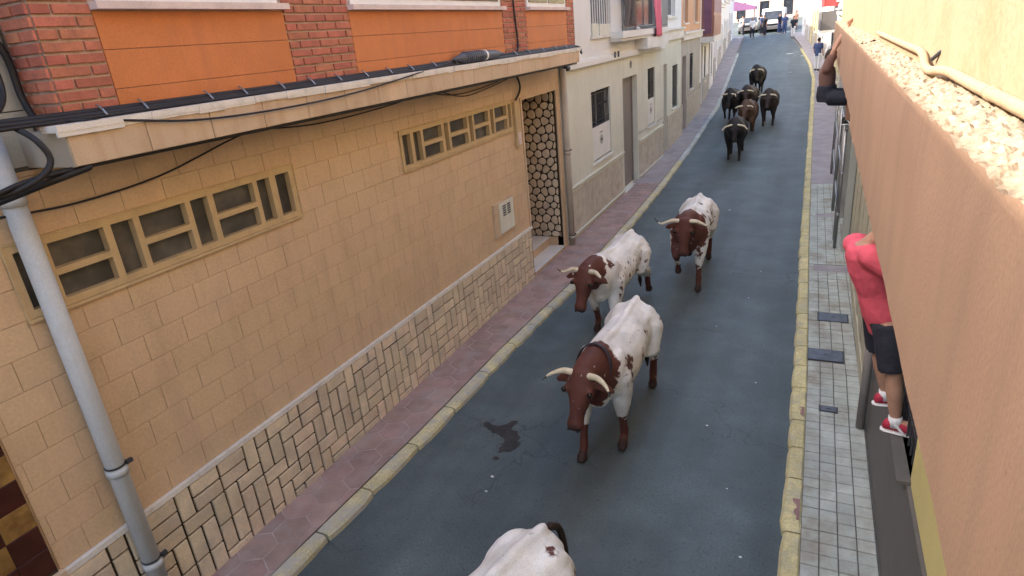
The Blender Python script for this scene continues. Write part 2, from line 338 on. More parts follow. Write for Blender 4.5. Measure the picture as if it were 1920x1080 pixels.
def kerb(side):
    y = -2. if side < 0 else -1.
    par = pvl if side < 0 else pvr; i = 0
    while y < 60:
        L = random.uniform(.75, 1.1) if side < 0 else random.uniform(.55, 1.0)
        if y > 20: L = 1.0
        y2 = y + L - .025
        f = lk if side < 0 else rk
        mb = MB(); rows = 5; v = []
        jit = random.uniform(-.012, .012)
        for k in range(rows):
            yy = y + (y2 - y) * k / (rows - 1); x = f(yy); z = gz(yy)
            e = .02 if k in (0, rows - 1) else 0
            wob = jit + .012 * noise.noise((yy * 3, side * 5, 0)); hz = KH + .006 * noise.noise((yy * 2.3, 3 + side, 0))
            xo = x + (e + wob) * side * 1.0; xi = x + .2 * side
            # section: outer foot, outer top, rounded, inner top, inner foot
            sec = [(xo, -.05), (xo + .006 * side, hz - .04), (xo + .035 * side, hz - e * .6), (xi - .02 * side, hz - e * .5), (xi, hz - .02), (xi, -.05)]
            v += [(sx, yy, z + sz) for sx, sz in sec]
        fs = []
        for k in range(rows - 1):
            for q in range(5): fs.append((k * 6 + q, k * 6 + q + 1, (k + 1) * 6 + q + 1, (k + 1) * 6 + q))
        fs += [(0, 1, 2, 3, 4, 5), tuple(range((rows - 1) * 6 + 5, (rows - 1) * 6 - 1, -1))]
        if side < 0: fs = [tuple(reversed(q)) for q in fs]
        mb.add(v, fs)
        m = 'kerbyellow' if side > 0 else 'kerb' if y < 24 else 'kerbgrey'
        ks = obj('kerb_stone', mb, m, par, origin=(f(y), y, gz(y)), smooth=False)
        if side > 0 and y < 8.2 and random.random() < .75:     # worn red patch on the inner edge
            yy = y + random.uniform(.06, .2); y3 = min(yy + random.uniform(.2, .6), y2 - .03)
            pm = MB(); xa = f(yy)
            nn = 7; left = [(xa + .125 + random.uniform(-.025, .03), yy + (y3 - yy) * k / nn, KH + .0075) for k in range(nn + 1)]
            right = [(xa + .178, yy + (y3 - yy) * k / nn, KH + .0075) for k in range(nn, -1, -1)]
            pm.quad(*left, *right)
            obj('worn_patch', pm, 'kerbred', pvr)
        y += L
kerb(-1); kerb(1)

# left pavement: hexagonal red pavers
hexr = .225
def hexmesh(m):
    vs = []; fs = []
    for rr, z in ((hexr * .965, 0), (hexr * .965, .008), (hexr * .93, .012)):
        vs += [(rr * math.sin(math.pi / 3 * k), rr * math.cos(math.pi / 3 * k), z) for k in range(5, -1, -1)]
    for l in (0, 6):
        for k in range(6): fs.append((l + k, l + (k + 1) % 6, l + 6 + (k + 1) % 6, l + 6 + k))
    fs.append(tuple(range(12, 18)))
    me = bpy.data.meshes.new('hex'); me.from_pydata(vs, [], fs); me.update(); me.materials.append(MT[m]); return me
hm = hexmesh('redpaver')
row = 0; y = 1.2
def clip_poly(P, inside, inter):
    out = []
    for i in range(len(P)):
        a, b = P[i], P[(i + 1) % len(P)]
        if inside(a): out.append(a)
        if inside(a) != inside(b): out.append(inter(a, b))
    return out
nh = 0
while y < 21:
    for k in range(-1, 4):
        x = -5.4 + (k + (.5 if row % 2 else 0)) * hexr * math.sqrt(3)
        xl, xr = -5.4, lk(y) - .205
        if x + hexr * .83 < xl + .03 or x - hexr * .83 > xr - .03: continue
        if x - hexr * .84 > xl and x + hexr * .84 < xr:
            piece('paver', hm, (x, y, gz(y) + KH - .010), pvl)
        else:
            P = [(x + hexr * .955 * math.sin(math.pi / 3 * q), y + hexr * .955 * math.cos(math.pi / 3 * q)) for q in range(5, -1, -1)]
            ix = lambda X: (lambda a, b: (X, a[1] + (b[1] - a[1]) * (X - a[0]) / (b[0] - a[0])))
            P = clip_poly(P, lambda p: p[0] > xl, ix(xl)); P = clip_poly(P, lambda p: p[0] < xr, ix(xr)) if len(P) > 2 else P
            if len(P) < 3: continue
            pm = MB(); pm.prism([(px, py, gz(y) + KH - .010) for px, py in P], (0, 0, .012)); obj('paver', pm, 'redpaver', pvl, origin=(x, y, gz(y) + KH))
    row += 1; y += hexr * 1.5
# right pavement: square grey tiles, repairs and covers leave gaps
covers = [(.17, .66, 9.46, 9.84, 'cover'), (.31, .76, 10.92, 11.28, 'cover'), (.35, .55, 8.02, 8.16, 'cover')]
repairs = [(.2, .9, 13.35, 13.75), (.2, .9, 17.4, 17.7)]
tw = .168; cand = []
yy = -1.
while yy < 21:
    for k in range(5):
        a = rk(yy) + .205 + k * tw; b = min(a + tw - .009, rw(yy) + .02)
        hl = [(q[0] - .015, q[1] + .015, q[2] - .015, q[3] + .015) for q in covers] + repairs
        for (p, q, c, d) in subtract((a, b, yy, yy + tw - .009), hl): cand.append((p, q, c, d))
    yy += tw
cand.sort(key=lambda r: abs(r[2] - 7))
rest = MB()
for i, (p, q, c, d) in enumerate(cand):
    tilt = random.uniform(-.003, .004)
    if i < 300 and c > 2.5: piece('paving_tile', tilemesh(q - p, d - c, .018, .006, 'greytile', 'z'), ((p + q) / 2, (c + d) / 2, gz(c) + KH - .016 + tilt), pvr)
    else: rest.box((p, c, gz(c) + KH - .012), (q, d, gz(c) + KH + .003))
obj('paving_tiles', rest, 'greytile', pvr, kind='stuff')
rm = MB()
for q in repairs: rm.box((q[0] + .0, q[2], KH - .012), (q[1], q[3], KH + .001))
obj('concrete_repair', rm, 'slabs', pvr)
for q, lab in zip(covers, ('large blue-grey metal access cover in the grey pavement', 'worn grey access cover further along the grey pavement', 'small dark meter cover in the grey pavement')):
    e = empty('access_cover', ((q[0] + q[1]) / 2, (q[2] + q[3]) / 2, KH - .01), lab, 'cover')
    m = MB().box((q[0], q[2], KH - .01), (q[1], q[3], KH + .001)); obj('cover_frame', m, 'iron', e)
    m = MB().box((q[0] + .012, q[2] + .012, KH - .006), (q[1] - .012, q[3] - .012, KH + .006)); obj('lid', m, 'cover', e)
    m = MB(); cx, cy = (q[0] + q[1]) / 2, (q[2] + q[3]) / 2
    m.box((cx - .03, cy - .006, KH + .0055), (cx + .03, cy + .006, KH + .0085)); obj('lifting_slot', m, 'black', e)
# wet stain and paper scraps on the road
outl = [(-3.86, 6.42), (-3.72, 6.37), (-3.62, 6.42), (-3.56, 6.52), (-3.49, 6.50), (-3.52, 6.38), (-3.40, 6.31), (-3.33, 6.2), (-3.30, 6.08), (-3.37, 5.97), (-3.45, 5.94), (-3.50, 6.0), (-3.49, 6.1), (-3.57, 6.2), (-3.7, 6.25), (-3.8, 6.3), (-3.88, 6.34)]
outl = [(-3.58 + (x + 3.58) * 1.2, 6.36 + (y - 6.2) * 1.25) for x, y in outl]
ol = cat([(x, y, 0) for x, y in outl + outl[:1]], 9)[:-1]
ol = [(p.x + .035 * noise.noise((p.x * 16, p.y * 16, 1)), p.y + .035 * noise.noise((p.x * 16, p.y * 16, 5)), .004) for p in ol]
m = MB(); m.prism(ol, (0, 0, .002)); m.prism([(-3.42 + .05 * math.cos(t), 5.9 + .04 * math.sin(t), .004) for t in (0, 1, 2, 3, 4, 5)], (0, 0, .002))
for q in range(14):
    cx_, cy_, r_ = -3.55 + random.gauss(0, .22), 6.3 + random.gauss(0, .25), random.uniform(.006, .022)
    m.prism([(cx_ + r_ * math.cos(t), cy_ + r_ * .8 * math.sin(t), .0045) for t in (0, 1, 2, 3, 4, 5)], (0, 0, .001))
obj('wet_stain', m, 'stain', label='dark wet stain on the asphalt ahead of the leading steer', cat='stain', origin=(-3.55, 6.2, 0))
scr = [(-3.30, 5.55, .03), (-3.25, 5.28, .02), (-1.0, 7.4, .02), (-.05 - .3, 5.2, .02), (-.5, 8.7, .014), (-.9, 11.9, .014), (-.8, 13.4, .014), (-1.3, 10.5, .012), (-.6, 6.2, .011), (-2.0, 18.2, .03), (-1.73, 47.5, .12), (-1.2, 56, .25), (-2.2, 58, .3)]
for i, (x, y, r) in enumerate(scr):
    m = MB(); a0 = random.random() * 6
    P = [(x + r * random.uniform(.6, 1) * math.cos(a0 + q), y + r * .6 * random.uniform(.6, 1) * math.sin(a0 + q), gz(y) + .004) for q in (0, 1.1, 2.2, 3.3, 4.4, 5.4)]
    m.prism(P, (0, 0, .006 + r * .1))
    obj('paper_scrap', m, 'paper', label=('small white scrap on the asphalt near the wet stain' if i < 2 else 'white scrap far up the road beyond the bulls' if i > 9 else 'tiny white scrap on the asphalt between the steers and the right kerb'), cat='litter', group='white litter scraps ' + ('by the stain' if i < 2 else 'far up the road' if i > 9 else 'along the right kerb'), origin=(x, y, gz(y)))

# ------------------------------------------------------------------ houses
TOP = 9.42; TOPW = 9.795    # eaves of the houses with and without the projecting upper floor
def mass(par, x, y0, y1, z0, z1, s, m, off=.5, name='building_body'):
    mb = MB(); mb.box((x - s * off, y0 + .01, z0), (x - s * 9, y1 - .01, z1 - .02)); mb.box((x + s * .0, y0 + .01, z1 - .25), (x - s * off, y1 - .01, z1 - .02))
    mb.quad((x, y0, z0), (x, y0, z1), (x - s * off, y0, z1), (x - s * off, y0, z0)); mb.quad((x, y1, z0), (x, y1, z1), (x - s * off, y1, z1), (x - s * off, y1, z0))
    return obj(name, mb, m, par)
def eaves(par, x, y0, y1, z, s, m='whitetrim'):
    mb = MB(); mb.box((x - s * .3, y0, z), (x + s * .12, y1, z + .1)); mb.box((x - s * .3, y0, z - .08), (x + s * .05, y1, z - .002)); return obj('roof_cornice', mb, m, par)
def window(par, x, r, s, depth=.2, frame='whitepaint', glass='darkglass', fw=.06, sill=None, grille=False, mull=1, fx=0, sm='whitetrim'):
    a, b, c, d = r; xi = x - s * depth
    mb = MB(); mb.box((xi - .03, a, c), (xi + .03, a + fw, d)); mb.box((xi - .03, b - fw, c), (xi + .03, b, d)); mb.box((xi - .028, a + fw, c), (xi + .028, b - fw, c + fw)); mb.box((xi - .028, a + fw, d - fw), (xi + .028, b - fw, d))
    for k in range(mull):
        y = a + (b - a) * (k + 1) / (mull + 1); mb.box((xi - .026, y - fw * .5, c + fw), (xi + .026, y + fw * .5, d - fw))
    w_ = obj('window', mb, frame, par, origin=(xi, (a + b) / 2, c))
    for k in range(mull + 1):
        ya = a + (b - a) * k / (mull + 1); yb = a + (b - a) * (k + 1) / (mull + 1)
        obj('pane', MB().box((xi - .012, ya + fw * .4, c + fw * .4), (xi + .008, yb - fw * .4, d - fw * .4)), glass, w_)
    obj('backing', MB().box((xi - s * .05, a - .02, c - .02), (xi - s * .09, b + .02, d + .02)), 'black', w_)
    if sill: obj('sill', MB().box((x - s * (depth - .031), a - .06, c - .07), (x + s * sill, b + .06, c - .004)), sm, w_)
    if grille:
        mb = MB(); gx = x - s * grille; n = max(4, int((b - a) / .14))
        for k in range(n + 1):
            y = a + .02 + (b - a - .04) * k / n; mb.tube([(gx, y, c + .02), (gx, y, d - .02)], .011, 6, dome=False)
        for z in (c + .12, (c + d) / 2, d - .12): mb.box((gx - .013, a, z - .012), (gx + .013, b, z + .012))
        obj('grille', mb, 'iron', w_)
    return w_
def door(par, x, r, s, m='browndoor', depth=.25, panels=2):
    a, b, c, d = r; xi = x - s * depth
    dr = obj('door', MB().box((xi, a + .03, c + .01), (xi - s * .06, b - .03, d - .03)), m, par, origin=(xi, a, c))
    mb = MB(); mb.box((xi - s * .02, a, c), (xi + s * .035, a + .06, d)); mb.box((xi - s * .02, b - .06, c), (xi + s * .035, b, d)); mb.box((xi - s * .02, a + .06, d - .06), (xi + s * .033, b - .06, d)); obj('door_frame', mb, m, dr)
    for k in range(panels):
        z0 = c + .2 + (d - c - .4) * k / panels; z1 = c + .2 + (d - c - .4) * (k + 1) / panels - .12
        obj('door_panel', MB().box((xi, a + .2, z0), (xi + s * .02, b - .2, z1)), m, dr)
    mb = MB(); mb.tube([(xi, b - .14, c + 1.05), (xi + s * .06, b - .14, c + 1.05), (xi + s * .06, b - .25, c + 1.05)], .016, 8); obj('handle', mb, 'metal', dr)
    return dr

# ---- house A: tiled facade with a canopy, brick and orange upper floor
WX = -5.4; UX = -5.0
A = empty('tiled_house', (WX, 8, 0), 'beige tiled house with stone wainscot, canopy and orange brick upper floor', 'house')
win1 = (2.42, 5.45, 3.34, 3.92); win2 = (7.64, 11.49, 3.38, 3.94); nich = (12.0, 13.9, 0, 3.88); CAB = (10.27, 11.12, 1.5, 2.16)
Aw = obj('facade_wall', facade(MB(), 1.93, 14.2, 0, 4.6, WX, [win1, win2], .14, 1) if False else facade(MB(), 1.93, 14.2, 0, 4.6, WX, [win1, win2, nich], .14, 1), 'grout', A)
mass(A, WX, 1.93, 14.2, 0, 4.5, 1, 'grout', 1.35)
# glazed tiles
tl, th = .41, .26; rows = []; z = 1.26; i = 0
while z < 4.44:
    y = 1.945 - random.uniform(0, .0) - (0 if i % 2 else tl / 2)
    y -= (y - 3.02) % tl if i % 2 == 0 else (y - 3.225) % tl
    while y < 14.2:
        for q in subtract((max(y, 1.94), min(y + tl, 14.19), z, min(z + th, 4.44)), [win1, win2, nich]): rows.append(q)
        y += tl
    z += th; i += 1
rows.sort(key=lambda q: q[0] * .8 + abs(q[2] - 2.8)); rest = MB()
for i, (a, b, c, d) in enumerate(rows):
    gap = .002; dd = random.uniform(0, .002)
    if i < 298 and b - a > .05: piece('wall_tile', tilemesh(round(b - a - 2 * gap, 3), round(d - c - 2 * gap, 3),   .010, .0022, 'walltile'), (WX - .002 + dd, (a + b) / 2, (c + d) / 2), Aw)
    else: rest.box((WX - .002, a + gap, c + gap), (WX + .008 + dd, b - gap, d - gap))
obj('wall_tiles', rest, 'walltile', Aw, kind='stuff')
# stone wainscot: blocks laid two by one, upright and lying
cs = .172; ny = int((12.0 - 1.95) / cs); nz = 7; zc = 1.19 / nz; grid = {}
order = [(i, j) for j in range(nz) for i in range(ny)]
blocks = []
for (i, j) in order:
    if (i, j) in grid: continue
    opts = []
    if i + 1 < ny and (i + 1, j) not in grid: opts += ['h'] * 5
    if j + 1 < nz and (i, j + 1) not in grid: opts += ['v'] * 5
    o_ = random.choice(opts) if opts and random.random() < .93 else 's'
    if o_ == 'h': blocks.append((i, i + 2, j, j + 1)); grid[(i, j)] = grid[(i + 1, j)] = 1
    elif o_ == 'v': blocks.append((i, i + 1, j, j + 2)); grid[(i, j)] = grid[(i, j + 1)] = 1
    else: blocks.append((i, i + 1, j, j + 1)); grid[(i, j)] = 1
Wn = obj('wainscot', MB().box((WX - .01, 1.94, 0), (WX + .015, 11.985, 1.2)), 'darkgrout', A)
ymap = lambda i: 1.95 + i * cs
for n_, (i0, i1, j0, j1) in enumerate(blocks):
    a, b, c, d = ymap(i0), ymap(i1), j0 * zc + .015, j1 * zc + .015
    gp = .013
    me = tilemesh(round(b - a - 2 * gp, 3), round(d - c - 2 * gp, 3), .03, .006, 'stone')
    piece('stone_block', me, (WX + .012 + random.uniform(-.004, .006), (a + b) / 2, (c + d) / 2), Wn)
obj('trim_strip', MB().box((WX - .01, 1.94, 1.205), (WX + .05, 11.99, 1.258)), 'whitetrim', A)
# lattice windows
def lattice(out, cells, name):
    a, b, c, d = out; xf = WX + .03; xb = WX - .055; mb = MB()
    for q in subtract(out, cells): mb.box((xb, q[0], q[2]), (xf, q[1], q[3]))
    f = obj('window', mb, 'winframe', A, origin=(WX, (a + b) / 2, c), label=name)
    mb = MB(); mb.box((xf - .02, a - .015, c - .03), (xf + .015, b + .015, c - .003)); mb.box((xf - .02, a - .015, d + .003), (xf + .006, b + .015, d + .016)); mb.box((xf - .02, a - .016, c - .003), (xf + .006, a - .003, d + .003)); mb.box((xf - .02, b + .003, c - .003), (xf + .006, b + .016, d + .003))
    obj('surround', mb, 'winframe', f)
    for q in cells:
        p = obj('pane', MB().box((xb - .01, q[0] - .01, q[2] - .01), (xb + .012, q[1] + .01, q[3] + .01)), 'glass', f, origin=(xb, (q[0] + q[1]) / 2, q[2]))
def cells_of(spec, lo, mid0, mid1, hi):
    out = []
    for k, a, b in spec:
        out += [(a, b, lo, hi)] if k == 't' else [(a, b, lo, mid0), (a, b, mid1, hi)]
    return out
lattice(win1, cells_of([('t', 2.47, 2.66), ('w', 2.72, 3.18), ('t', 3.245, 3.45), ('w', 3.51, 3.99), ('t', 4.05, 4.25), ('w', 4.32, 4.84), ('t', 4.90, 5.08), ('t', 5.17, 5.38)], 3.40, 3.595, 3.65, 3.86), 'yellow lattice window beside the drainpipe')
lattice(win2, cells_of([('t', 7.69, 7.90), ('t', 7.98, 8.19), ('w', 8.25, 8.80), ('t', 8.88, 9.01), ('w', 9.07, 9.65), ('t', 9.72, 9.85), ('w', 9.91, 10.46), ('t', 10.54, 10.67), ('w', 10.73, 11.24), ('t', 11.31, 11.44)], 3.44, 3.63, 3.69, 3.88), 'yellow lattice window beside the doorway')
# recessed doorway: clad side wall, steps, inner door
mb = MB()
mb.box((WX - 1.2, 13.9, 0), (WX - .001, 14.15, 3.88)); mb.box((WX - 1.2, 11.8, 0), (WX - .001, 12.0, 3.88)); mb.box((WX - 1.2, 12.0, 3.88), (WX - .14, 13.9, 4.0)); mb.box((WX - 1.3, 11.9, 0), (WX - 1.2, 14.1, 3.9))
P_ = obj('porch', mb, 'walltile', A)
door(A, WX - 1.2, (12.3, 13.5, .44, 3.0), 1, 'browndoor', 0.0)
for (x0, x1, z1) in ((WX - .36, WX + .02, .2), (WX - 1.2, WX - .36, .42)):
    st = obj('step', MB().box((x0, 12.005, 0), (x1 - .01, 13.895, z1 - .03)), 'walltile', A)
    obj('tread', MB().box((x0 - .0, 12.003, z1 - .028), (x1 + .015, 13.893, z1)), 'marble', st)
cl = obj('stone_cladding', MB().box((WX - 1.19, 13.875, .42), (WX - .03, 13.905, 3.86)), 'darkgrout', A)
pts = []; rr = .2; r_ = 0; zz = .5
rnd = random.Random(3)
while zz < 3.9:
    xx = WX - 1.2 + (rr / 2 if r_ % 2 else 0)
    while xx < WX + .05: pts.append((xx + rnd.uniform(-.045, .045), zz + rnd.uniform(-.045, .045))); xx += rr
    zz += rr * .9; r_ += 1
for i, p in enumerate(pts):
    P = [(p[0] - .3, p[1] - .3), (p[0] + .3, p[1] - .3), (p[0] + .3, p[1] + .3), (p[0] - .3, p[1] + .3)]
    for q in pts:
        if q == p or (q[0] - p[0]) ** 2 + (q[1] - p[1]) ** 2 > .3: continue
        n_ = Vector((q[0] - p[0], q[1] - p[1])); L_ = n_.length; n_.normalize(); dd = L_ / 2 - .012
        f_ = lambda t, n_=n_, dd=dd: (t[0] - p[0]) * n_.x + (t[1] - p[1]) * n_.y - dd
        P = clip_poly(P, lambda t: f_(t) < 0, lambda a, b: (a[0] + (b[0] - a[0]) * f_(a) / (f_(a) - f_(b)), a[1] + (b[1] - a[1]) * f_(a) / (f_(a) - f_(b))))
    for lim, ax, sg in ((WX - .04, 0, 1), (WX - 1.18, 0, -1), (3.85, 1, 1), (.43, 1, -1)):
        if len(P) < 3: break
        P = clip_poly(P, lambda t: sg * (t[ax] - lim) < 0, lambda a, b: tuple(a[k] + (b[k] - a[k]) * (lim - a[ax]) / (b[ax] - a[ax]) for k in (0, 1)))
    if len(P) < 3: continue
    for _ in range(2): P = [q for a, b in zip(P, P[1:] + P[:1]) for q in ((a[0] * .75 + b[0] * .25, a[1] * .75 + b[1] * .25), (a[0] * .25 + b[0] * .75, a[1] * .25 + b[1] * .75))]
    cx = sum(q[0] for q in P) / len(P); cz = sum(q[1] for q in P) / len(P); n = len(P)
    v = [(q[0], 13.88, q[1]) for q in P] + [(cx + (q[0] - cx) * .97, 13.862, cz + (q[1] - cz) * .97) for q in P] + [(cx + (q[0] - cx) * .82, 13.853, cz + (q[1] - cz) * .82) for q in P]
    mb = MB().add(v, [tuple(range(2 * n, 3 * n))] + [(l + k, l + (k + 1) % n, l + n + (k + 1) % n, l + n + k) for l in (0, n) for k in range(n)])
    obj('cladding_stone', mb, 'stone', cl, origin=(cx, 13.88, cz))
# door surround strip, meter cabinet, junction box
obj('doorway_trim', MB().box((WX, 11.93, 1.26), (WX + .03, 11.998, 3.93)).box((WX, 11.998, 3.885), (WX + .03, 13.95, 3.94)).box((WX, 13.905, .1), (WX + .03, 13.97, 3.885)), 'canopy', A)
cb = obj('meter_cabinet', MB().box((WX, CAB[0], CAB[2]), (WX + .05, CAB[1], CAB[3])), 'canopy', A, label='cream meter cabinet with two vents')
obj('cabinet_door', MB().box((WX + .05, CAB[0] + .2, CAB[2] + .04), (WX + .065, CAB[1] - .02, CAB[3] - .03)), 'cream', cb)
for k in (0, 1):
    mb = MB(); y0 = CAB[0] + .34 + k * .2
    for q in range(5): mb.box((WX + .066, y0, 1.86 + q * .045), (WX + .07, y0 + .14, 1.89 + q * .045))
    obj('vent', mb, 'cablegrey', cb)
jb = obj('junction_box', MB().box((WX, 11.55, 3.02), (WX + .07, 11.78, 3.9)), 'winframe', A)
obj('cover_plate', MB().box((WX + .07, 11.6, 3.06), (WX + .08, 11.74, 3.3)), 'palecement', jb)
# canopy
CX = -4.8
cn = obj('canopy', MB().box((CX - .012, 2.8, 4.44), (WX - .2, 14.0, 4.69)), 'canopyend', A)
y = 2.805
while y < 13.98:
    b = min(y + .62, 13.995); piece('fascia_tile', tilemesh(round(b - y - .006, 3), .245, .014, .004, 'canopy'), (CX - .012, (y + b) / 2, 4.565), cn); y += .62
mb = MB(); y = 2.74; k = 0
while y < 14.05:       # mortar coping with an uneven lower lip
    l = random.uniform(.16, .5); dz = random.uniform(-.012, .012); dx = random.uniform(-.01, .012)
    mb.box((CX - .16, y, 4.692), (CX + .022 + dx, min(y + l, 14.06) - .001, 4.738)); mb.box((CX + .003, y, 4.668 + dz), (CX + .018 + dx, min(y + l, 14.06) - .001, 4.692)); y += l
obj('coping', mb, 'whitetrim', cn)
# upper floor
up_ = obj('upper_wall', MB().box((UX - .02, 2.97, 4.69), (UX - .5, 14.35, TOP)).box((UX - .04, 2.955, 4.69), (UX - .36, 2.969, 8.)), 'mortar', A)
mass(A, UX, 2.96, 14.35, 4.69, TOP, 1, 'mortar', .5, 'upper_body'); eaves(A, UX, 2.9, 14.4, TOP, 1)
pil = [(2.955, 3.41), (5.42, 6.48), (10.66, 11.70), (13.9, 14.345)]; pan = [(3.41, 5.42), (6.48, 10.66), (11.7, 13.9)]
bp, bl = .0855, .315; nb = 0; restb = MB()
for (a, b) in pil:
    r_ = 0; z = 4.70
    while z < 7.4:
        y = a - (bl / 2 if r_ % 2 else 0) + (0 if a > 3 else .0)
        while y < b:
            p, q = max(y, a), min(y + bl, b)
            if q - p > .04:
                if z < 6.05 and nb < 290:
                    piece('brick', tilemesh(round(q - p - .02, 3), bp - .02, .022, .004, 'brick'), (UX - .022 + random.uniform(-.002, .003), (p + q) / 2, z + bp / 2), up_); nb += 1
                else: restb.box((UX - .022, p + .007, z + .007), (UX, q - .007, z + bp - .007))
            y += bl
        if a < 3:   # return face of the corner pier
            for (xa, xb_) in (((UX - .17, UX + .002), (UX - .35, UX - .18)) if r_ % 2 else ((UX - .35, UX + .002),)):
                if z < 6.0: piece('brick', tilemesh(round(xb_ - xa - .012, 3), bp - .02, .022, .004, 'brick', 'y'), ((xa + xb_) / 2, 2.955, z + bp / 2), up_)
        z += bp; r_ += 1
obj('upper_bricks', restb, 'brick', up_, kind='stuff')
for (a, b) in pan:
    zs = [4.70, 4.93, 5.22, 5.50]
    for z0, z1 in zip(zs, zs[1:]): piece('panel', tilemesh(round(b - a - .006, 3), round(z1 - z0 - .005, 3), .014, .003, 'orange'), (UX - .021, (a + b) / 2, (z0 + z1) / 2), up_)
    obj('upper_sill', MB().box((UX - .02, a - .01, 5.505), (UX + .09, b + .01, 5.56)), 'palecement', up_)
    fr = MB().box((UX - .018, a + .06, 5.562), (UX + .0, b - .06, 7.2)); ww = obj('window', fr, 'whitepaint', A)
    for k in (0, 1): obj('pane', MB().box((UX + .0, a + .14 + k * (b - a - .2) / 2, 5.64), (UX + .012, a + .06 + (k + 1) * (b - a - .2) / 2, 7.1)), 'darkglass', ww)
# ---- cables on the canopy
def cable(name, paths, m, label, cat_, base, part='strand'):
    e = empty(name, base, label, cat_)
    for p, r in paths:
        obj(part, MB().tube(cat(p, 8), r, 8), m, e, smooth=True)
    return e
bun = cable('cable_bundle', [([(-5.02, 2.0, 4.80), (-4.93, 2.7, 4.775), (-4.93, 5, 4.765), (-4.93, 8, 4.77), (-4.93, 11, 4.765), (-4.93, 14.1, 4.77), (-4.98, 14.7, 4.6)], .024),
    ([(-5.05, 2.0, 4.84), (-4.965, 2.7, 4.80), (-4.965, 6, 4.79), (-4.96, 10, 4.80), (-4.965, 14.1, 4.79)], .02),
    ([(-5.0, 2.0, 4.755), (-4.9, 2.75, 4.757), (-4.895, 6, 4.752), (-4.9, 10, 4.753), (-4.9, 14.0, 4.757)], .014)], 'black', 'thick black cable bundle running along the top of the canopy', 'cable', (-4.93, 8, 4.74))
for y in [3.2, 3.55, 4.2, 4.6, 5.1, 5.55, 6.0, 6.5, 7.0, 7.5, 8.1, 8.7, 10.9, 11.5, 12.2, 12.9, 13.5]:
    mb = MB().tube([(-4.975, y, 4.835), (-4.95, y, 4.825), (-4.915, y, 4.80), (-4.885, y, 4.765)], .008, 6); obj('clip', mb, 'metal', bun)
sp = empty('splice_closure', (-4.9, 9.4, 4.74), 'ribbed grey cable splice closure lying on the canopy edge', 'cable joint')
mb = MB(); prof = [(8.62, .02), (8.75, .045), (8.85, .075), (9.5, .085), (9.6, .07), (9.95, .065), (10.1, .04), (10.25, .02)]
mb.tube([(-4.88, y, 4.83 + .0 * r) for y, r in prof], [r for y, r in prof], 16); obj('sleeve', mb, 'cablegrey', sp, smooth=True)
for k in range(9): mb = MB().tube([(-4.88, 8.9 + k * .065, 4.83), (-4.88, 8.93 + k * .065, 4.83)], .09, 14, dome=False); obj('rib', mb, 'cablegrey', sp)
obj('band', MB().tube([(-4.88, 9.55, 4.83), (-4.88, 9.6, 4.83)], .082, 14, dome=False), 'whitepaint', sp)
cable('loose_cable', [([(-4.86, 8.5, 4.81), (-4.77, 7.4, 4.72), (-4.76, 6.0, 4.615), (-4.765, 4.8, 4.59), (-4.77, 3.9, 4.62), (-4.78, 3.3, 4.70), (-4.85, 2.9, 4.76)], .009)], 'black', 'thin black cable sagging across the front of the canopy', 'cable', (-4.77, 6, 4.6))
cable('under_canopy_cable', [([(-4.84, 2.2, 4.36), (-4.85, 2.8, 4.425), (-4.84, 5, 4.425), (-4.84, 9, 4.42), (-4.84, 13.9, 4.42)], .018),
    ([(-5.3, 2.3, 4.16), (-5.33, 3.0, 4.11), (-5.33, 3.8, 4.16), (-5.3, 4.6, 4.33), (-5.2, 5.0, 4.42)], .009),
    ([(-5.3, 4.8, 4.40), (-5.35, 6.0, 4.30), (-5.35, 7.5, 4.33), (-5.3, 8.4, 4.42)], .008), ([(-5.3, 8.2, 4.42), (-5.37, 9.4, 4.27), (-5.37, 10.6, 4.30), (-5.3, 11.6, 4.42)], .008), ([(-5.3, 8.6, 4.42), (-5.37, 9.6, 4.22), (-5.37, 10.5, 4.25), (-5.3, 11.8, 4.40)], .008),
    ([(-5.34, 11.75, 4.4), (-5.34, 11.9, 4.2), (-5.34, 11.85, 4.05), (-5.34, 11.66, 3.93)], .02)], 'black', 'black cables slung beneath the canopy of the tiled house', 'cable', (-5.2, 5, 4.4))
cable('hanging_cable', [([(-5.28, 2.2, 6.4), (-5.30, 2.55, 5.9), (-5.28, 2.72, 5.4), (-5.2, 2.72, 5.0), (-5.05, 2.5, 4.83), (-4.95, 2.2, 4.76), (-4.9, 1.8, 4.7)], .02), ([(-5.32, 2.1, 6.4), (-5.33, 2.6, 5.8), (-5.31, 2.86, 5.3), (-5.3, 2.88, 4.95), (-5.2, 2.86, 4.78)], .026),
    ([(-5.36, 2.0, 6.4), (-5.36, 2.4, 5.9), (-5.34, 2.62, 5.4), (-5.3, 2.6, 5.0), (-5.1, 2.3, 4.8), (-5.0, 1.9, 4.75)], .012),
    ([(-5.0, 2.55, 4.8), (-4.83, 2.62, 4.66), (-4.8, 2.64, 4.5), (-4.82, 2.45, 4.38), (-5.0, 2.1, 4.3)], .022), ([(-4.82, 2.9, 4.42), (-4.9, 2.6, 4.36), (-5.1, 2.3, 4.27), (-5.2, 2.0, 4.22)], .026)], 'black', 'tangle of black cables hanging at the near end of the canopy', 'cable', (-5.1, 2.6, 4.8))
cable('drop_cable', [([(-4.97, 11.05, 6.6), (-4.975, 11.1, 5.6), (-4.97, 11.15, 4.95), (-4.95, 11.05, 4.84)], .017)], 'black', 'black cable coming down the far brick pier to the canopy', 'cable', (-4.97, 11.1, 5.5))
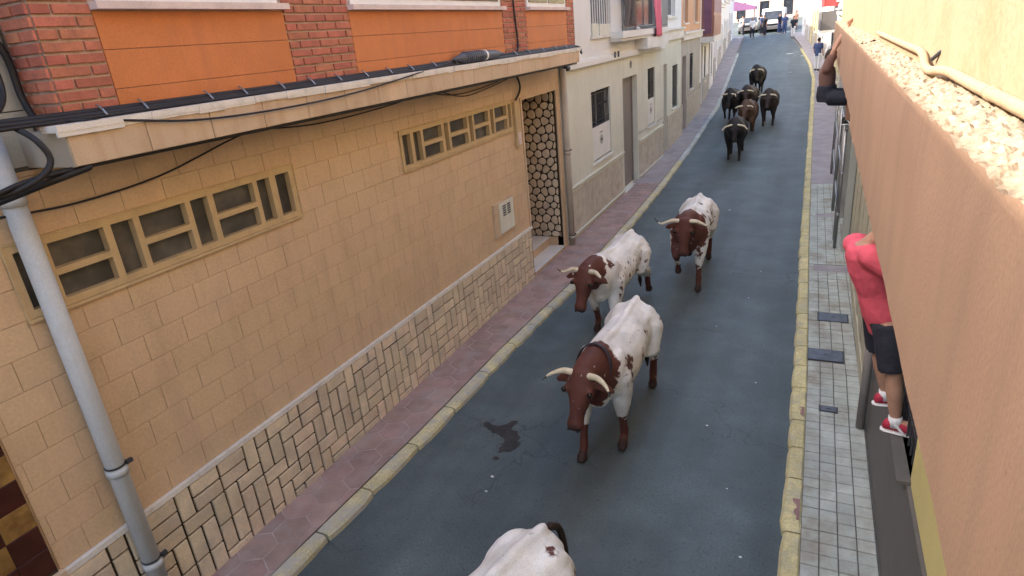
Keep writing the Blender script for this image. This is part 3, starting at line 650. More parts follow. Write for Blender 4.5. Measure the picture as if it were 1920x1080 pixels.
# ---- drainpipes
def pipe(x, y, z0, z1, r, label, m='pvc', clamps=()):
    e = empty('drainpipe', (x, y, z0), label, 'pipe')
    obj('pipe_tube', MB().tube([(x, y, z0), (x, y, z1)], r, 20, dome=False), m, e, smooth=True)
    for z in clamps:
        obj('collar', MB().tube([(x, y, z - .035), (x, y, z + .035)], r * 1.13, 20, dome=False), m, e, smooth=True)
        obj('clamp', MB().tube([(x, y, z + .05), (x, y, z + .068)], r * 1.07, 20, dome=False).box((x + r * .6, y + r * .8, z + .04), (x + r * 1.0, y + r * 1.5, z + .075)), 'iron', e)
    return e
pipe(-5.3, 2.57, .11, 4.7, .078, 'wide grey drainpipe on the near end of the tiled facade', clamps=(4.24, 1.83, .78))
pipe(-5.31, 14.28, .11, 4.3, .075, 'pale drainpipe between the tiled house and the cream house', 'canopyend', clamps=(2.4, .3))

# ---- house Z: neighbour at the near left edge
Zh = empty('corner_house', (-5.4, 0, 0), 'house with brown and gold checkered tiles at the left edge', 'house')
obj('facade_wall', facade(MB(), -22, 1.925, 0, 4.42, WX, [], .2, 1), 'walltile', Zh); mass(Zh, WX, -22, 1.925, 0, TOPW, 1, 'paletile', .3)
uz = obj('upper_wall', MB().box((WX + .01, -22, 4.42), (WX - .3, 2.94, TOPW)), 'darkjoint', Zh)
z = 4.45
while z < 6.6:
    y = 2.93 - .62
    while y > -.4: piece('pale_tile', tilemesh(.612, .392, .012, .003, 'paletile'), (WX + .009, y + .31, z + .2), uz); y -= .62
    z += .4
eaves(Zh, WX, -22, 2.95, TOPW, 1)
ck = obj('checkered_panel', MB().box((WX - .01, .2, 1.28), (WX + .02, 1.92, 2.9)), 'darkgrout', Zh)
for i in range(7):
    for j in range(7):
        piece('checker_tile', tilemesh(.228, .222, .012, .003, 'checkbrown' if (i + j) % 2 or j == 0 else 'checkgold'), (WX + .018, 1.92 - .116 - i * .232, 1.31 + .113 + j * .226), ck)
obj('panel_sill', MB().box((WX + .001, .15, 1.215), (WX + .07, 1.95, 1.278)), 'canopy', Zh)

# ---- house B: cream house with the 9
B = empty('cream_house', (WX, 20, 0), 'cream rendered house with number 9, grey door and a balcony', 'house')
w1 = (16.55, 18.3, 1.68, 3.56); dB = (19.65, 21.45, .12, 3.63); w2 = (22.95, 24.05, 1.70, 3.68); u1 = (16.75, 18.6, 4.93, 6.9); u2 = (20.2, 24.6, 5.05, 7.2)
obj('facade_wall', facade(MB(), 14.2, 25.4, 0, 4.3, WX, [w1, dB, w2], .22, 1), 'cream', B)
obj('upper_wall', facade(MB(), 14.36, 25.4, 4.3, TOPW, WX, [u1, u2], .22, 1), 'creamup', B); mass(B, WX, 14.2, 25.4, 0, TOPW, 1, 'creamup', .5); eaves(B, WX, 14.4, 25.4, TOPW, 1)
door(B, WX, dB, 1, 'greydoor', .2, 0)
obj('door_step', MB().box((WX - .2, dB[0], 0), (WX + .05, dB[1], .118)), 'marble', B)
for wi, r in enumerate((w1, w2)):
    a, b, c, d = r; zm = c + .93
    wn = window(B, WX, r, 1, .18, 'whitepaint', 'darkglass', .05, .05, False, 1)
    mb = MB(); n = int((b - a) / .13)
    for k in range(n + 1):
        y = a + .03 + (b - a - .06) * k / n; mb.tube([(WX - .06, y, c + .03), (WX - .06, y, d - .02)], .012, 6, dome=False)
    for z in (zm + .02, zm + .12, d - .1): mb.box((WX - .07, a, z), (WX - .05, b, z + .02))
    for k in range(3): mb.ball((WX - .06, a + (b - a) * (k + .5) / 3, zm + .55), .04, 8, 6)
    obj('grille', mb, 'iron', wn)
    pb = obj('notice_board', MB().box((WX - .045, a + .03, c + .05), (WX - .03, b - .03, zm)), 'whitepaint', wn, label='white board with a round emblem tied to the grille')
    cy, cz = (a + b) / 2, c + .52
    mb = MB().prism([(WX - .028, cy + .16 * math.cos(t * .3927), cz + .13 * math.sin(t * .3927)) for t in range(16)], (.002, 0, 0)); obj('emblem', mb, 'paletile', pb)
    mb = MB().prism([(WX - .0255, cy + .09 * math.cos(t), cz + .03 * math.sin(t)) for t in (0, 1, 2.2, 3.1, 4.2, 5.3)], (.002, 0, 0)); obj('emblem_figure', mb, 'black', pb)
    mb = MB().box((WX - .028, cy - .14, cz + .2), (WX - .026, cy + .12, cz + .225)); obj('text_line', mb, 'cablegrey', pb)
# mouldings and veneer plinth
for (a, b) in ((14.45, dB[0] - .1), (dB[1] + .1, 25.35)):
    obj('plinth_moulding', MB().box((WX, a, 1.41), (WX + .05, b, 1.46)).box((WX, a, 1.34), (WX + .03, b, 1.38)), 'cream', B)
    obj('base_moulding', MB().box((WX, a, .2), (WX + .045, b, .245)), 'cream', B)
    y = a; k = 0
    while y < b - .2:
        q = min(y + .62, b); piece('veneer_panel', tilemesh(round(q - y - .008, 3), 1.08, .012, .003, 'veneer'), (WX, (y + q) / 2, .795), B); piece('veneer_panel', tilemesh(round(q - y - .008, 3), .2, .014, .003, 'veneer'), (WX, (y + q) / 2, .1), B); y += .62
mb = MB().box((WX, 14.4, 4.24), (WX + .1, 25.4, 4.36)).box((WX, 14.4, 4.36), (WX + .07, 25.4, 4.40)); obj('string_course', mb, 'creamup', B)
obj('conduit_end', MB().tube([(WX + .11, 14.45, 4.30), (WX + .11, 14.6, 4.30)], .06, 12).ball((WX + .12, 14.4, 4.33), .05, 8, 6), 'black', B)
for y in (18.5, 18.85): obj('bracket', MB().box((WX + .1, y, 4.3), (WX + .14, y + .06, 4.46)), 'cablegrey', B)
npl = obj('number_plate', MB().prism([(WX + .002, 20.66 + .11 * math.cos(t * .4488), 3.98 + .12 * math.sin(t * .4488)) for t in range(14)], (.012, 0, 0)), 'greydoor', B)
tx = bpy.data.curves.new('digit', 'FONT'); tx.body = '9'; tx.size = .24; tx.align_x = 'CENTER'; tx.align_y = 'CENTER'; tx.extrude = .002
to = bpy.data.objects.new('digit', tx); me9 = bpy.data.meshes.new_from_object(to); bpy.data.objects.remove(to)
me9.transform(Matrix.Translation((WX + .018, 20.66, 3.98)) @ Matrix(((0, 0, 1, 0), (1, 0, 0, 0), (0, 1, 0, 0), (0, 0, 0, 1)))); me9.transform(Matrix.Translation(-wloc(npl)))
me9.materials.append(MT['black']); obj('digit', me9, None, npl)
wu = window(B, WX, u1, 1, .12, 'winframe', 'darkglass', .06, .06, False, 1)
mb = MB(); a, b, c, d = u1
for k in range(9):
    y = a + .1 + (b - a - .2) * k / 8; mb.tube([(WX - .03, y, c + .02), (WX - .03, y, d - .02)], .022, 6, dome=False)
mb.box((WX - .045, a, c + .05), (WX - .015, b, c + .09)); mb.box((WX - .045, a, d - .09), (WX - .015, b, d - .05)); obj('grille', mb, 'whitepaint', wu)
obj('planter_box', MB().box((WX - .06, a + .08, c + .0), (WX + .02, a + .62, c + .3)).box((WX - .06, a + .75, c + .0), (WX + .02, b - .1, c + .28)), 'cream', wu)
window(B, WX, u2, 1, .18, 'whitepaint', 'darkglass', .07, None, False, 2)
bx = -5.0
bal = obj('balcony', MB().box((WX, 18.4, 4.80), (bx, 24.5, 4.98)).box((WX, 18.45, 4.72), (bx - .06, 24.45, 4.80)).box((WX, 21.3, 4.38), (bx + .004, 24.5, 4.72)), 'creamup', B)
mb = MB()
for k in range(42):
    y = 18.46 + k * .146; mb.tube([(bx - .03, y, 4.98), (bx - .03, y, 5.95)], .011, 6, dome=False)
mb.box((bx - .05, 18.42, 5.94), (bx - .01, 24.48, 5.98)); mb.box((bx - .04, 18.42, 5.05), (bx - .02, 24.48, 5.075))
for y in (18.43, 24.47): mb.box((WX, y - .012, 5.94), (bx - .05, y + .012, 5.97))
obj('railing', mb, 'iron', bal)
# pink cloth over the railing
pk = MB(); v = []; nu, nv = 10, 16
for j in range(nv + 1):
    t = j / nv; z = 6.0 - 1.28 * t
    for i in range(nu + 1):
        u = i / nu; y = 22.0 + .25 * t + u * (1.05 + .1 * t) ; v.append((bx + .02 + .035 * math.sin(u * 9 + t * 2) * (.3 + t) + .02 * t, y, z))
f = [(j * (nu + 1) + i, j * (nu + 1) + i + 1, (j + 1) * (nu + 1) + i + 1, (j + 1) * (nu + 1) + i) for j in range(nv) for i in range(nu)]
pk.add(v, f); po = obj('hanging_cloth', pk, 'pink', smooth=True, origin=(bx, 22.7, 5.9), label='pink cloth hanging over the balcony railing of the cream house', cat='cloth')
sm = po.modifiers.new('thickness', 'SOLIDIFY'); sm.thickness = .012

# ---- further left houses
def row_house(name, label, y0, y1, x0, x1, s, low, upc, doors, wins, ups, band=None, top=TOPW, grp=None, zoff=None, upx=0):
    """terrace house on a slightly turned frontage: built straight on x0 and turned about its base"""
    e = empty(name, (x0, y0, gz(y0)), label, 'house', grp)
    zb = gz(y0); L = y1 - y0; par = e
    holes = [(y0 + a, y0 + b, zb + .1 + (gz(y0 + a) - zb), zb + h) for a, b, h in doors] + [(y0 + a, y0 + b, zb + c, zb + d) for a, b, c, d in wins]
    uholes = [(y0 + a, y0 + b, zb + c, zb + d) for a, b, c, d in ups]
    zs = zb + 4.4
    obj('facade_wall', facade(MB(), y0, y1, zb - .6, zs, x0, holes, .2, s), low, par)
    obj('upper_wall', facade(MB(), y0, y1, zs, top, x0 + s * upx, uholes, .2, s), upc, par)
    mass(par, x0, y0, y1, zb - .6, top, s, upc, .5); eaves(par, x0, y0, y1, top, s)
    for h in holes[:len(doors)]: door(par, x0, h, s, random.choice(['greydoor', 'browndoor', 'browndoor']), .17, 2)
    for h in holes[len(doors):]: window(par, x0, h, s, .17, 'whitepaint', 'darkglass', .05, .05, .05, 1)
    for h in uholes: window(par, x0, h, s, .17, 'whitepaint', 'darkglass', .06, .06, False, 1)
    if band: obj('string_course', MB().box((x0, y0, zb + band[0]), (x0 + s * .12, y1, zb + band[1])).box((x0, y0, zb + band[1]), (x0 + s * .2, y1, zb + band[1] + .07)), 'whitetrim', par)
    obj('plinth', MB().box((x0, y0, zb - .6), (x0 + s * .03, y0 + doors[0][0] - .05, zb + 1.4)).box((x0, y0 + doors[0][1] + .05, zb - .6), (x0 + s * .03, (y0 + doors[1][0] - .05) if len(doors) > 1 else y1, zb + 1.5)), 'veneer' if low != 'wallwhite' else 'wallgrey', par)
    ang = math.atan2(x1 - x0, L); e.rotation_euler.z = -ang
    return e
row_house('terrace_house', 'narrow cream terrace house with dark doors after the balcony house', 25.4, 29.1, -5.4, -5.4, 1, 'cream', 'creamup', [(.15, .75, 3.5)], [(1.85, 2.95, 1.65, 3.35)], [(.8, 2.4, 5.2, 6.9)], (4.35, 4.7))
row_house('terrace_house', 'terrace house with orange upper floor and grey ground floor', 29.1, 35.3, -5.4, -5.6, 1, 'wallgrey', 'upperorange', [(.4, 1.5, 3.4)], [(2.6, 3.7, 1.8, 3.4)], [(.7, 1.9, 4.75, 6.6), (3.9, 5.2, 4.75, 6.6)], (4.05, 4.3))
D = row_house('mirador_house', 'pale house carrying an enclosed brown wooden bay', 35.3, 44, -5.6, -6.15, 1, 'wallwhite', 'wallwhite', [(.6, 1.6, 3.2), (5.2, 6.2, 3.2)], [(2.4, 3.4, 1.3, 3.1), (7.0, 7.8, 1.3, 3.1)], [(6.9, 7.9, 4.8, 6.4)])
zb = gz(35.3)
for nm, mb, mm in (('bay_floor', MB().box((-5.6, 35.6, zb + 3.35), (-4.95, 41.2, zb + 3.62)), 'whitetrim'), ('bay_wall', MB().box((-5.6, 35.75, zb + 3.62), (-5.0, 41.0, zb + 5.9)), 'miradorwood'), ('bay_roof', MB().box((-5.6, 35.6, zb + 5.9), (-4.93, 41.15, zb + 6.05)), 'whitetrim')):
    bo = obj(nm, mb, mm, D)
    if nm == 'bay_wall':
        for k in range(6): obj('bay_panel', MB().box((-5.0, 35.85 + k * .86, zb + 3.75), (-4.975, 36.6 + k * .86, zb + 4.6)), 'miradorwood', bo); obj('bay_pane', MB().box((-5.0, 35.85 + k * .86, zb + 4.75), (-4.985, 36.6 + k * .86, zb + 5.8)), 'miradordark', bo)
        obj('bay_side_panel', MB().box((-5.5, 35.735, zb + 3.75), (-5.1, 35.75, zb + 5.8)), 'miradordark', bo)
labs = ['white house beyond the wooden bay', 'bright white house with green doors near the street end', 'white house before the last left corner', 'last white house at the far left end of the street']
ye = [44, 51.5, 58.5, 66, 75]
for k in range(4):
    y0, y1 = ye[k], ye[k + 1]
    row_house('far_house', labs[k], y0, y1, lw(y0) - .05, lw(y1) - .05, 1, 'wallwhite', ('wallwhite', 'wallwhite', 'wallpink', 'wallwhite')[k], [(.8, 1.8, 3.1), (4.4, 5.4, 3.1)], [(2.7, 3.5, 1.2, 2.9), (6.0, 6.6, 1.2, 2.9)], [(1.2, 2.2, 4.9, 6.8), (4.4, 5.4, 4.9, 6.8)], (4.3, 4.5), top=TOP + gz(y0) - 1.5, grp='white houses at the far left of the street')

# ---- right side
FX = .35
Rh = empty('stucco_house', (.9, 3, 0), 'brown stucco house on the right with a deep projecting band', 'house')
wR = (4.9, 6.6, 1.5, 3.2)
obj('facade_wall', facade(MB(), -6, 8.05, 0, 3.8, .9, [wR], .22, -1), 'yellowwall', Rh)
obj('wainscot', MB().box((.9, -6, 0), (.87, 8.0, 1.47)), 'greywains', Rh)
obj('window_sill', MB().box((.8, 4.85, 1.47), (1.1, 6.65, 1.5)), 'greywains', Rh)
mb = MB(); z = 1.53
wr = obj('shutter', MB().box((1.05, 4.9, 1.5), (1.1, 6.6, 3.2)), 'teal', Rh)
while z < 3.15: obj('slat', MB().box((1.03, 4.94, z), (1.05, 6.56, z + .05)), 'teal', wr); z += .075
mb = MB()
for k in range(13): mb.tube([(.93, 4.95 + k * .134, 1.51), (.93, 4.95 + k * .134, 3.19)], .011, 6, dome=False)
for z in (1.75, 2.4, 3.05): mb.box((.92, 4.9, z), (.94, 6.6, z + .02))
obj('grille', mb, 'iron', Rh)
bandm = MB(); n = 60
def band(y0, y1, zb_, zt, x=FX):
    """projecting band with a slightly uneven face, edge and weathered top"""
    f_ = MB(); t_ = MB(); ny = int((y1 - y0) / .03); nzb = 8; v = []; 
    for i in range(ny + 1):
        y = y0 + (y1 - y0) * i / ny
        for j in range(nzb + 1):
            z = zb_ + (zt - zb_) * j / nzb; rag = .018 * noise.noise((y * 6, 7, 0)) + .012 * noise.noise((y * 23, 3, 0)) if j == nzb else 0
            v.append((x + .006 * noise.noise((y * 3, z * 3, 0)) + (.006 if j == nzb else 0), y, z + rag))
    f_.add(v, [(i * (nzb + 1) + j, (i + 1) * (nzb + 1) + j, (i + 1) * (nzb + 1) + j + 1, i * (nzb + 1) + j + 1) for i in range(ny) for j in range(nzb)])
    v = []; nt_ = 12
    for i in range(ny + 1):
        y = y0 + (y1 - y0) * i / ny; e = (.018 * noise.noise((y * 6, 7, 0)) + .012 * noise.noise((y * 23, 3, 0)))
        for j in range(nt_ + 1):
            q = j / nt_; v.append((x + .006 + (.56 - x) * q + (.006 * noise.noise((y * 3, zt * 3, 0)) if j == 0 else 0), y, zt + e * (1 - min(1, q * 4)) + .035 * q + ((.018 * noise.noise((y * 9, q * 6, 2)) + .016 * noise.noise((y * 30, q * 9, 4)) + .008 * noise.noise((y * 55, q * 20, 4))) if j else 0)))
    t_.add(v, [(i * (nt_ + 1) + j, (i + 1) * (nt_ + 1) + j, (i + 1) * (nt_ + 1) + j + 1, i * (nt_ + 1) + j + 1) for i in range(ny) for j in range(nt_)])
    return f_, t_
f_, t_ = band(-3, 8.03, 3.79, 4.63)
fb = obj('projecting_band', f_, 'stucco', Rh, smooth=True); obj('band_top', t_, 'stuccotop', fb)
obj('soffit', MB().box((FX + .004, -3, 3.795), (1.0, 8.03, 3.83)), 'stucco', Rh); obj('band_core', MB().box((FX + .03, -3, 3.83), (1.0, 8.0, 4.6)), 'stucco', Rh)
obj('upper_wall', MB().box((.54, -3, 4.6), (1.0, 8.03, TOP)), 'stuccoup', Rh); mass(Rh, .9, -6, 8.05, 0, TOP, -1, 'stuccoup', .3)
pp = empty('conduit_pipe', (.5, 4, 4.69), 'cream conduit pipe running along the sunlit upper wall', 'pipe')
path = cat([(.515, -.5, 4.70), (.515, 1.6, 4.70), (.515, 2.9, 4.70), (.512, 3.35, 4.705), (.50, 3.55, 4.70), (.488, 3.75, 4.685), (.488, 3.95, 4.69), (.505, 4.2, 4.72), (.518, 4.5, 4.735), (.52, 5.2, 4.735), (.52, 7.9, 4.74)], 8)
obj('pipe_tube', MB().tube(path, .021, 12), 'stuccoup', pp, smooth=True)
for y in (2.55, 1.1): obj('pipe_joint', MB().tube([(.515, y, 4.70), (.515, y + .06, 4.70)], .0245, 12, dome=False), 'stuccoup', pp, smooth=True)
mb = MB().tube([(.54, 3.9, 4.76), (.52, 4.0, 4.72)], .01, 6); obj('pipe_clip', mb, 'iron', pp)
# house R2
R2 = empty('stucco_house', (.9, 16, 0), 'second stucco house on the right, beyond the vertical seam', 'house')
dR = (15.0, 17.3, .1, 2.9); dR2 = (19.2, 21.0, .1, 2.9)
obj('facade_wall', facade(MB(), 8.06, 25, 0, 3.96, .9, [dR, dR2], .3, -1), 'wallgrey', R2); mass(R2, .9, 8.06, 25, 0, TOP, -1, 'stuccoup', .4)
f_, t_ = band(8.05, 24.5, 3.9, 4.64); fb = obj('projecting_band', f_, 'stucco', R2, smooth=True); obj('band_top', t_, 'stuccotop', fb)
obj('soffit', MB().box((FX + .004, 8.05, 3.905), (1.0, 24.5, 3.94)), 'stucco', R2); obj('band_core', MB().box((FX + .03, 8.06, 3.94), (1.0, 24.49, 4.6)), 'stucco', R2)
obj('upper_wall', MB().box((.54, 8.05, 4.6), (1.0, 24.5, TOP)), 'stuccoup', R2)
door(R2, .9, dR, -1, 'greywains', .25, 0); door(R2, .9, dR2, -1, 'browndoor', .25, 2)
obj('base_course', MB().box((.9, 8.06, 0), (.84, 14.9, .35)), 'beigestone', R2)
y = 8.2; k = 0
while y < 14.8:
    obj('stone_panel', MB().box((.9, y, .36), (.862 - .01 * (k % 2), min(y + .48, 14.85), 2.6)), 'beigestone', R2); y += .5; k += 1
for y in (14.7, 17.32, 18.9, 21.05): obj('door_pilaster', MB().box((.9, y, 0), (.72, y + .27, 3.0)), 'paletile', R2)
pipe(.8, 7.75, .11, 1.6, .05, 'short dark purple-grey pipe at the foot of the right wall', 'greydoor')
# barrier of bars between the doors
br = empty('bar_barrier', (.55, 15.2, .1), 'grey metal barrier of upright bars against the right wall', 'barrier')
for k, y in enumerate((14.9, 15.5, 18.0, 18.35, 22.3, 22.7)): obj('post', MB().tube([(.60, y, .1), (.60, y, 2.76)], .035, 10, dome=False), 'metal', br, smooth=True)
for z in (.9, 1.8, 2.73): obj('rail', MB().tube([(.60, 14.7, z), (.60, 22.75, z)], .03, 10), 'metal', br, smooth=True)
# further right houses
def right_house(name, label, y0, y1, low, upc, k):
    x0, x1 = rw(y0) + .05, rw(y1) + .05
    return row_house(name, label, y0, y1, x0, x1, -1, low, upc, [(.8, 1.7, 3.1), (4.2, 5.1, 3.1)], [(2.4, 3.3, 1.2, 2.9), (5.8, 6.4, 1.2, 2.9)], [(1.0, 2.0, 4.9, 6.8), (4.0, 5.0, 4.9, 6.8)], (4.2, 4.45), top=TOP + gz(y0) - 2.5)
right_house('far_house', 'plain right-hand house hidden behind the stucco band', 25.05, 33, 'wallgrey', 'wallyellow', 0)
right_house('far_house', 'yellowish right-hand house just past the stucco band', 33, 44, 'wallyellow', 'wallyellow', 1)
R4 = right_house('far_house', 'right-hand house with grey balcony panels and a red blind', 44, 51, 'wallwhite', 'wallpink', 2)
right_house('far_house', 'white right-hand house with closely spaced doors', 51, 58, 'wallwhite', 'wallyellow', 3)
right_house('far_house', 'pale yellow house toward the far right end', 58, 65, 'wallyellow', 'wallwhite', 4)
right_house('far_house', 'last pale house on the far right corner', 65, 73, 'wallwhite', 'wallpink', 5)
z4 = gz(44); x4 = rw(44) + .05
gb = obj('grey_balcony', MB().box((x4, 44.6, z4 + 2.55), (x4 - .85, 47.6, z4 + 2.7)), 'whitetrim', R4)
obj('balcony_panel', MB().box((x4 - .02, 44.6, z4 + 2.7), (x4 - .84, 44.64, z4 + 3.75)).box((x4 - .84, 44.6, z4 + 2.7), (x4 - .8, 47.6, z4 + 3.75)), 'greypanel', gb)
rb = obj('red_blind', MB().box((x4 - .02, 44.7, z4 + 4.0), (x4 - .75, 44.74, z4 + 5.2)).box((x4 - .75, 44.7, z4 + 4.0), (x4 - .71, 47.3, z4 + 5.2)), 'redblind', R4)
# houses closing the view
ez = gz(90)
En = empty('end_building', (-6, 100, ez), 'pale sunlit building closing the far end of the street', 'house')
holes = [(-17 + 3 * k, -15.8 + 3 * k, ez + 4.5 * j + 1, ez + 4.5 * j + 3) for k in range(9) for j in range(2)]
mb = MB()
for (a, b, c, d) in subtract((-40, 25, ez - .5, ez + 7.5), holes): mb.quad((a, 100, c), (b, 100, c), (b, 100, d), (a, 100, d))
obj('facade_wall', mb, 'wallpink', En); obj('building_body', MB().box((-40, 100.4, ez - .5), (25, 112, ez + 7.5)), 'wallpink', En)
for (a, b, c, d) in holes: obj('window', MB().box((a - .02, 100.12, c - .02), (b + .02, 100.2, d + .02)), 'darkglass', En)

# ------------------------------------------------------------------ animals
def fuse(mb, voxel, smooth=5, name='body'):
    me = mb.mesh('tmp'); o = bpy.data.objects.new('tmp', me); C.objects.link(o)
    r = o.modifiers.new('r', 'REMESH'); r.mode = 'VOXEL'; r.voxel_size = voxel
    if smooth: s_ = o.modifiers.new('s', 'SMOOTH'); s_.factor = .5; s_.iterations = smooth
    dg = bpy.context.evaluated_depsgraph_get(); dg.update()
    out = bpy.data.meshes.new_from_object(o.evaluated_get(dg)); out.name = name
    bpy.data.objects.remove(o); bpy.data.meshes.remove(me)
    out.polygons.foreach_set('use_smooth', [True] * len(out.polygons)); return out
def coat_mat(name, white, brown, dark=(.03, .022, .018), amp=.55, scale=7.):
    m = bpy.data.materials.new(name); m.use_nodes = True; t = m.node_tree; N = t.nodes; Lk = t.links; b = N['Principled BSDF']
    b.inputs['Roughness'].default_value = .62; b.inputs['Specular IOR Level'].default_value = .25
    at = N.new('ShaderNodeAttribute'); at.attribute_name = 'coat'; sp = N.new('ShaderNodeSeparateColor'); Lk.new(at.outputs['Color'], sp.inputs[0])
    tc = N.new('ShaderNodeTexCoord'); oi = N.new('ShaderNodeObjectInfo'); ad = N.new('ShaderNodeVectorMath'); Lk.new(tc.outputs['Object'], ad.inputs[0]); Lk.new(oi.outputs['Location'], ad.inputs[1])
    def nz(sc_, det): n = N.new('ShaderNodeTexNoise'); n.inputs['Scale'].default_value = sc_; n.inputs['Detail'].default_value = det; Lk.new(ad.outputs[0], n.inputs['Vector']); return n.outputs[0]
    def mr(src, a, b_, c, d): q = N.new('ShaderNodeMapRange'); q.inputs[1].default_value = a; q.inputs[2].default_value = b_; q.inputs[3].default_value = c; q.inputs[4].default_value = d; Lk.new(src, q.inputs[0]); return q.outputs[0]
    def op(o_, a, b_): q = N.new('ShaderNodeMath'); q.operation = o_; Lk.new(a, q.inputs[0]); Lk.new(b_, q.inputs[1]); return q.outputs[0]
    def mix(f, a, b_):
        q = N.new('ShaderNodeMix'); q.data_type = 'RGBA'; Lk.new(f, q.inputs[0])
        for i_, v_ in ((6, a), (7, b_)):
            if isinstance(v_, tuple): q.inputs[i_].default_value = (*v_, 1)
            else: Lk.new(v_, q.inputs[i_])
        return q.outputs[2]
    pat = op('ADD', sp.outputs[0], mr(nz(scale, 8), .25, .75, -amp, amp)); msk = mr(pat, .40, .62, 0, 1)
    var = mr(nz(3, 6), .3, .7, .78, 1.15); hair = mr(nz(140, 3), .3, .7, .82, 1.12); v = op('MULTIPLY', var, hair)
    dirt = mr(nz(2.2, 7), .45, .75, 0, .55)
    w_ = mix(dirt, white, tuple(c * k for c, k in zip(white, (.78, .70, .60))))
    c = mix(msk, w_, brown); c = mix(sp.outputs[1], c, dark)
    h = N.new('ShaderNodeHueSaturation'); Lk.new(c, h.inputs['Color']); Lk.new(v, h.inputs['Value']); Lk.new(h.outputs[0], b.inputs['Base Color'])
    bp_ = N.new('ShaderNodeBump'); bp_.inputs['Strength'].default_value = .35; bp_.inputs['Distance'].default_value = .008; Lk.new(nz(90, 3), bp_.inputs['Height'])
    b2 = N.new('ShaderNodeBump'); b2.inputs['Strength'].default_value = .32; b2.inputs['Distance'].default_value = .05; Lk.new(nz(5.5, 3), b2.inputs['Height']); Lk.new(b2.outputs[0], bp_.inputs['Normal']); Lk.new(bp_.outputs[0], b.inputs['Normal'])
    return m
COAT = {'steer': coat_mat('steer_coat', (.74, .72, .67), (.105, .037, .026), scale=13.),
        'black': coat_mat('black_coat', (.020, .017, .017), (.016, .013, .013)), 'brown': coat_mat('brown_coat', (.085, .048, .03), (.05, .028, .02)), 'darkbrown': coat_mat('dark_brown_coat', (.038, .026, .022), (.025, .018, .016))}
V3 = Vector
def bovine(name, label, loc, head_deg, P, group):
    """x forward, y left, z up; origin on the ground below the trunk"""
    e = empty(name, loc, label, 'bull' if P['coat'] != 'steer' else 'steer', group); k = P.get('size', 1.); bull = P['coat'] != 'steer'
    b = MB(); hump = .07 if bull else 0; wd = 1.12 if bull else 1.0
    bl = -.05 if bull else 0.   # bulls carry a deeper belly
    tr = [(-1.03, 1.12, .08, .07), (-.98, 1.11, .18, .14), (-.86, 1.07, .28, .23), (-.66, 1.045, .315, .275), (-.42, 1.03 + bl, .305 - bl, .28), (-.1, 1.005 + bl, .325 - bl, .32), (.2, .995 + bl, .345 - bl, .33), (.42, 1.02, .36 + hump * .4, .30), (.6, 1.06, .355 + hump * .7, .265), (.78, 1.09 + hump * .4, .31 + hump * .5, .215), (.9, 1.11, .23, .16)]
    b.loft([(V3((x, 0, zc)), V3((0, hw * wd, 0)), V3((0, 0, hh))) for x, zc, hh, hw in tr], 20)
    b.tube([(-.92, 0, 1.34), (-.62, 0, 1.345), (-.3, 0, 1.32), (0, 0, 1.315), (.4, 0, 1.37 + hump * .8), (.68, 0, 1.37 + hump)], [.045, .055, .05, .05, .06, .07], 10)      # spine
    for s in (-1, 1):
        b.ball((-.58, s * .18, 1.21), (.12, .07, .06)); b.ball((-.74, s * .17, 1.02), (.27, .15, .30)); b.ball((.55, s * .19 * wd, 1.06), (.2, .10, .29)); b.ball((-.97, s * .08, 1.17), .055)
    b.ball((.72, 0, .88), (.16, .15, .19))
    poll = V3(P['poll']); n0 = V3((.62, 0, 1.13)); mid = (n0 + poll) / 2 + V3((.02, 0, .03 + hump))
    side = V3((0, 1, 0)); nr = 1.25 if bull else 1.0
    rings = []
    for t, c, wv, hv in ((0, n0, .235, .33), (.5, mid, .165, .25), (.82, mid.lerp(poll, .65), .135, .19), (1, poll, .12, .14)):
        d_ = (poll - n0).normalized(); u_ = side; vv = d_.cross(u_).normalized(); rings.append((c, u_ * wv * nr, vv * hv * (1 + .12 * bull)))
    b.loft(rings, 16)
    # head
    yaw, pit = R(P['yaw']), R(P['pitch'])
    hd = V3((math.cos(pit) * math.cos(yaw), math.cos(pit) * math.sin(yaw), -math.sin(pit))); hs = V3((-math.sin(yaw), math.cos(yaw), 0)); hu = hd.cross(hs).normalized()
    if hu.x < 0 and hu.z < 0: hu = -hu
    if hu.dot(V3((math.sin(pit) * math.cos(yaw), math.sin(pit) * math.sin(yaw), math.cos(pit)))) < 0: hu = -hu
    hp = lambda a, s_, u_: poll + hd * a + hs * s_ + hu * u_
    prof = [(-.10, .07, .05, -.03), (-.06, .14, .10, -.03), (.04, .165, .125, -.05), (.14, .16, .135, -.06), (.24, .12, .118, -.055), (.34, .088, .092, -.05), (.43, .084, .08, -.05), (.50, .10, .076, -.05), (.55, .088, .06, -.05), (.575, .045, .03, -.05)]
    b.loft([(hp(a_, 0, o_), hs * w_, hu * h_) for a_, w_, h_, o_ in prof], 16)
    for s in (-1, 1):
        b.ball(hp(.14, s * .135, .02), .045, 8, 6)           # brow
        b.ball(hp(.28, s * .05, -.09), (.07, .05, .07), 8, 6)  # jaw
        b.loft([(hp(.03, s * .12, -.03), hd * .035, hu * .02), (hp(.05, s * .20, -.06), hd * .06, hu * .018), (hp(.07, s * .29, -.09), hd * .062, hu * .016), (hp(.09, s * .36, -.12), hd * .016, hu * .012)], 10)   # ear
    if bull: b.ball((.95, 0, .95), (.14, .07, .17))
    # legs: joints given in P or default
    F = lambda dx, s: [(.54, s * .18, 1.02), (.53 + dx[0] * .3, s * .2, .80), (.54 + dx[0], s * .19, .47 + dx[1]), (.53 + dx[2], s * .19, .15 + dx[3]), (.565 + dx[4], s * .19, .05 + dx[5])]
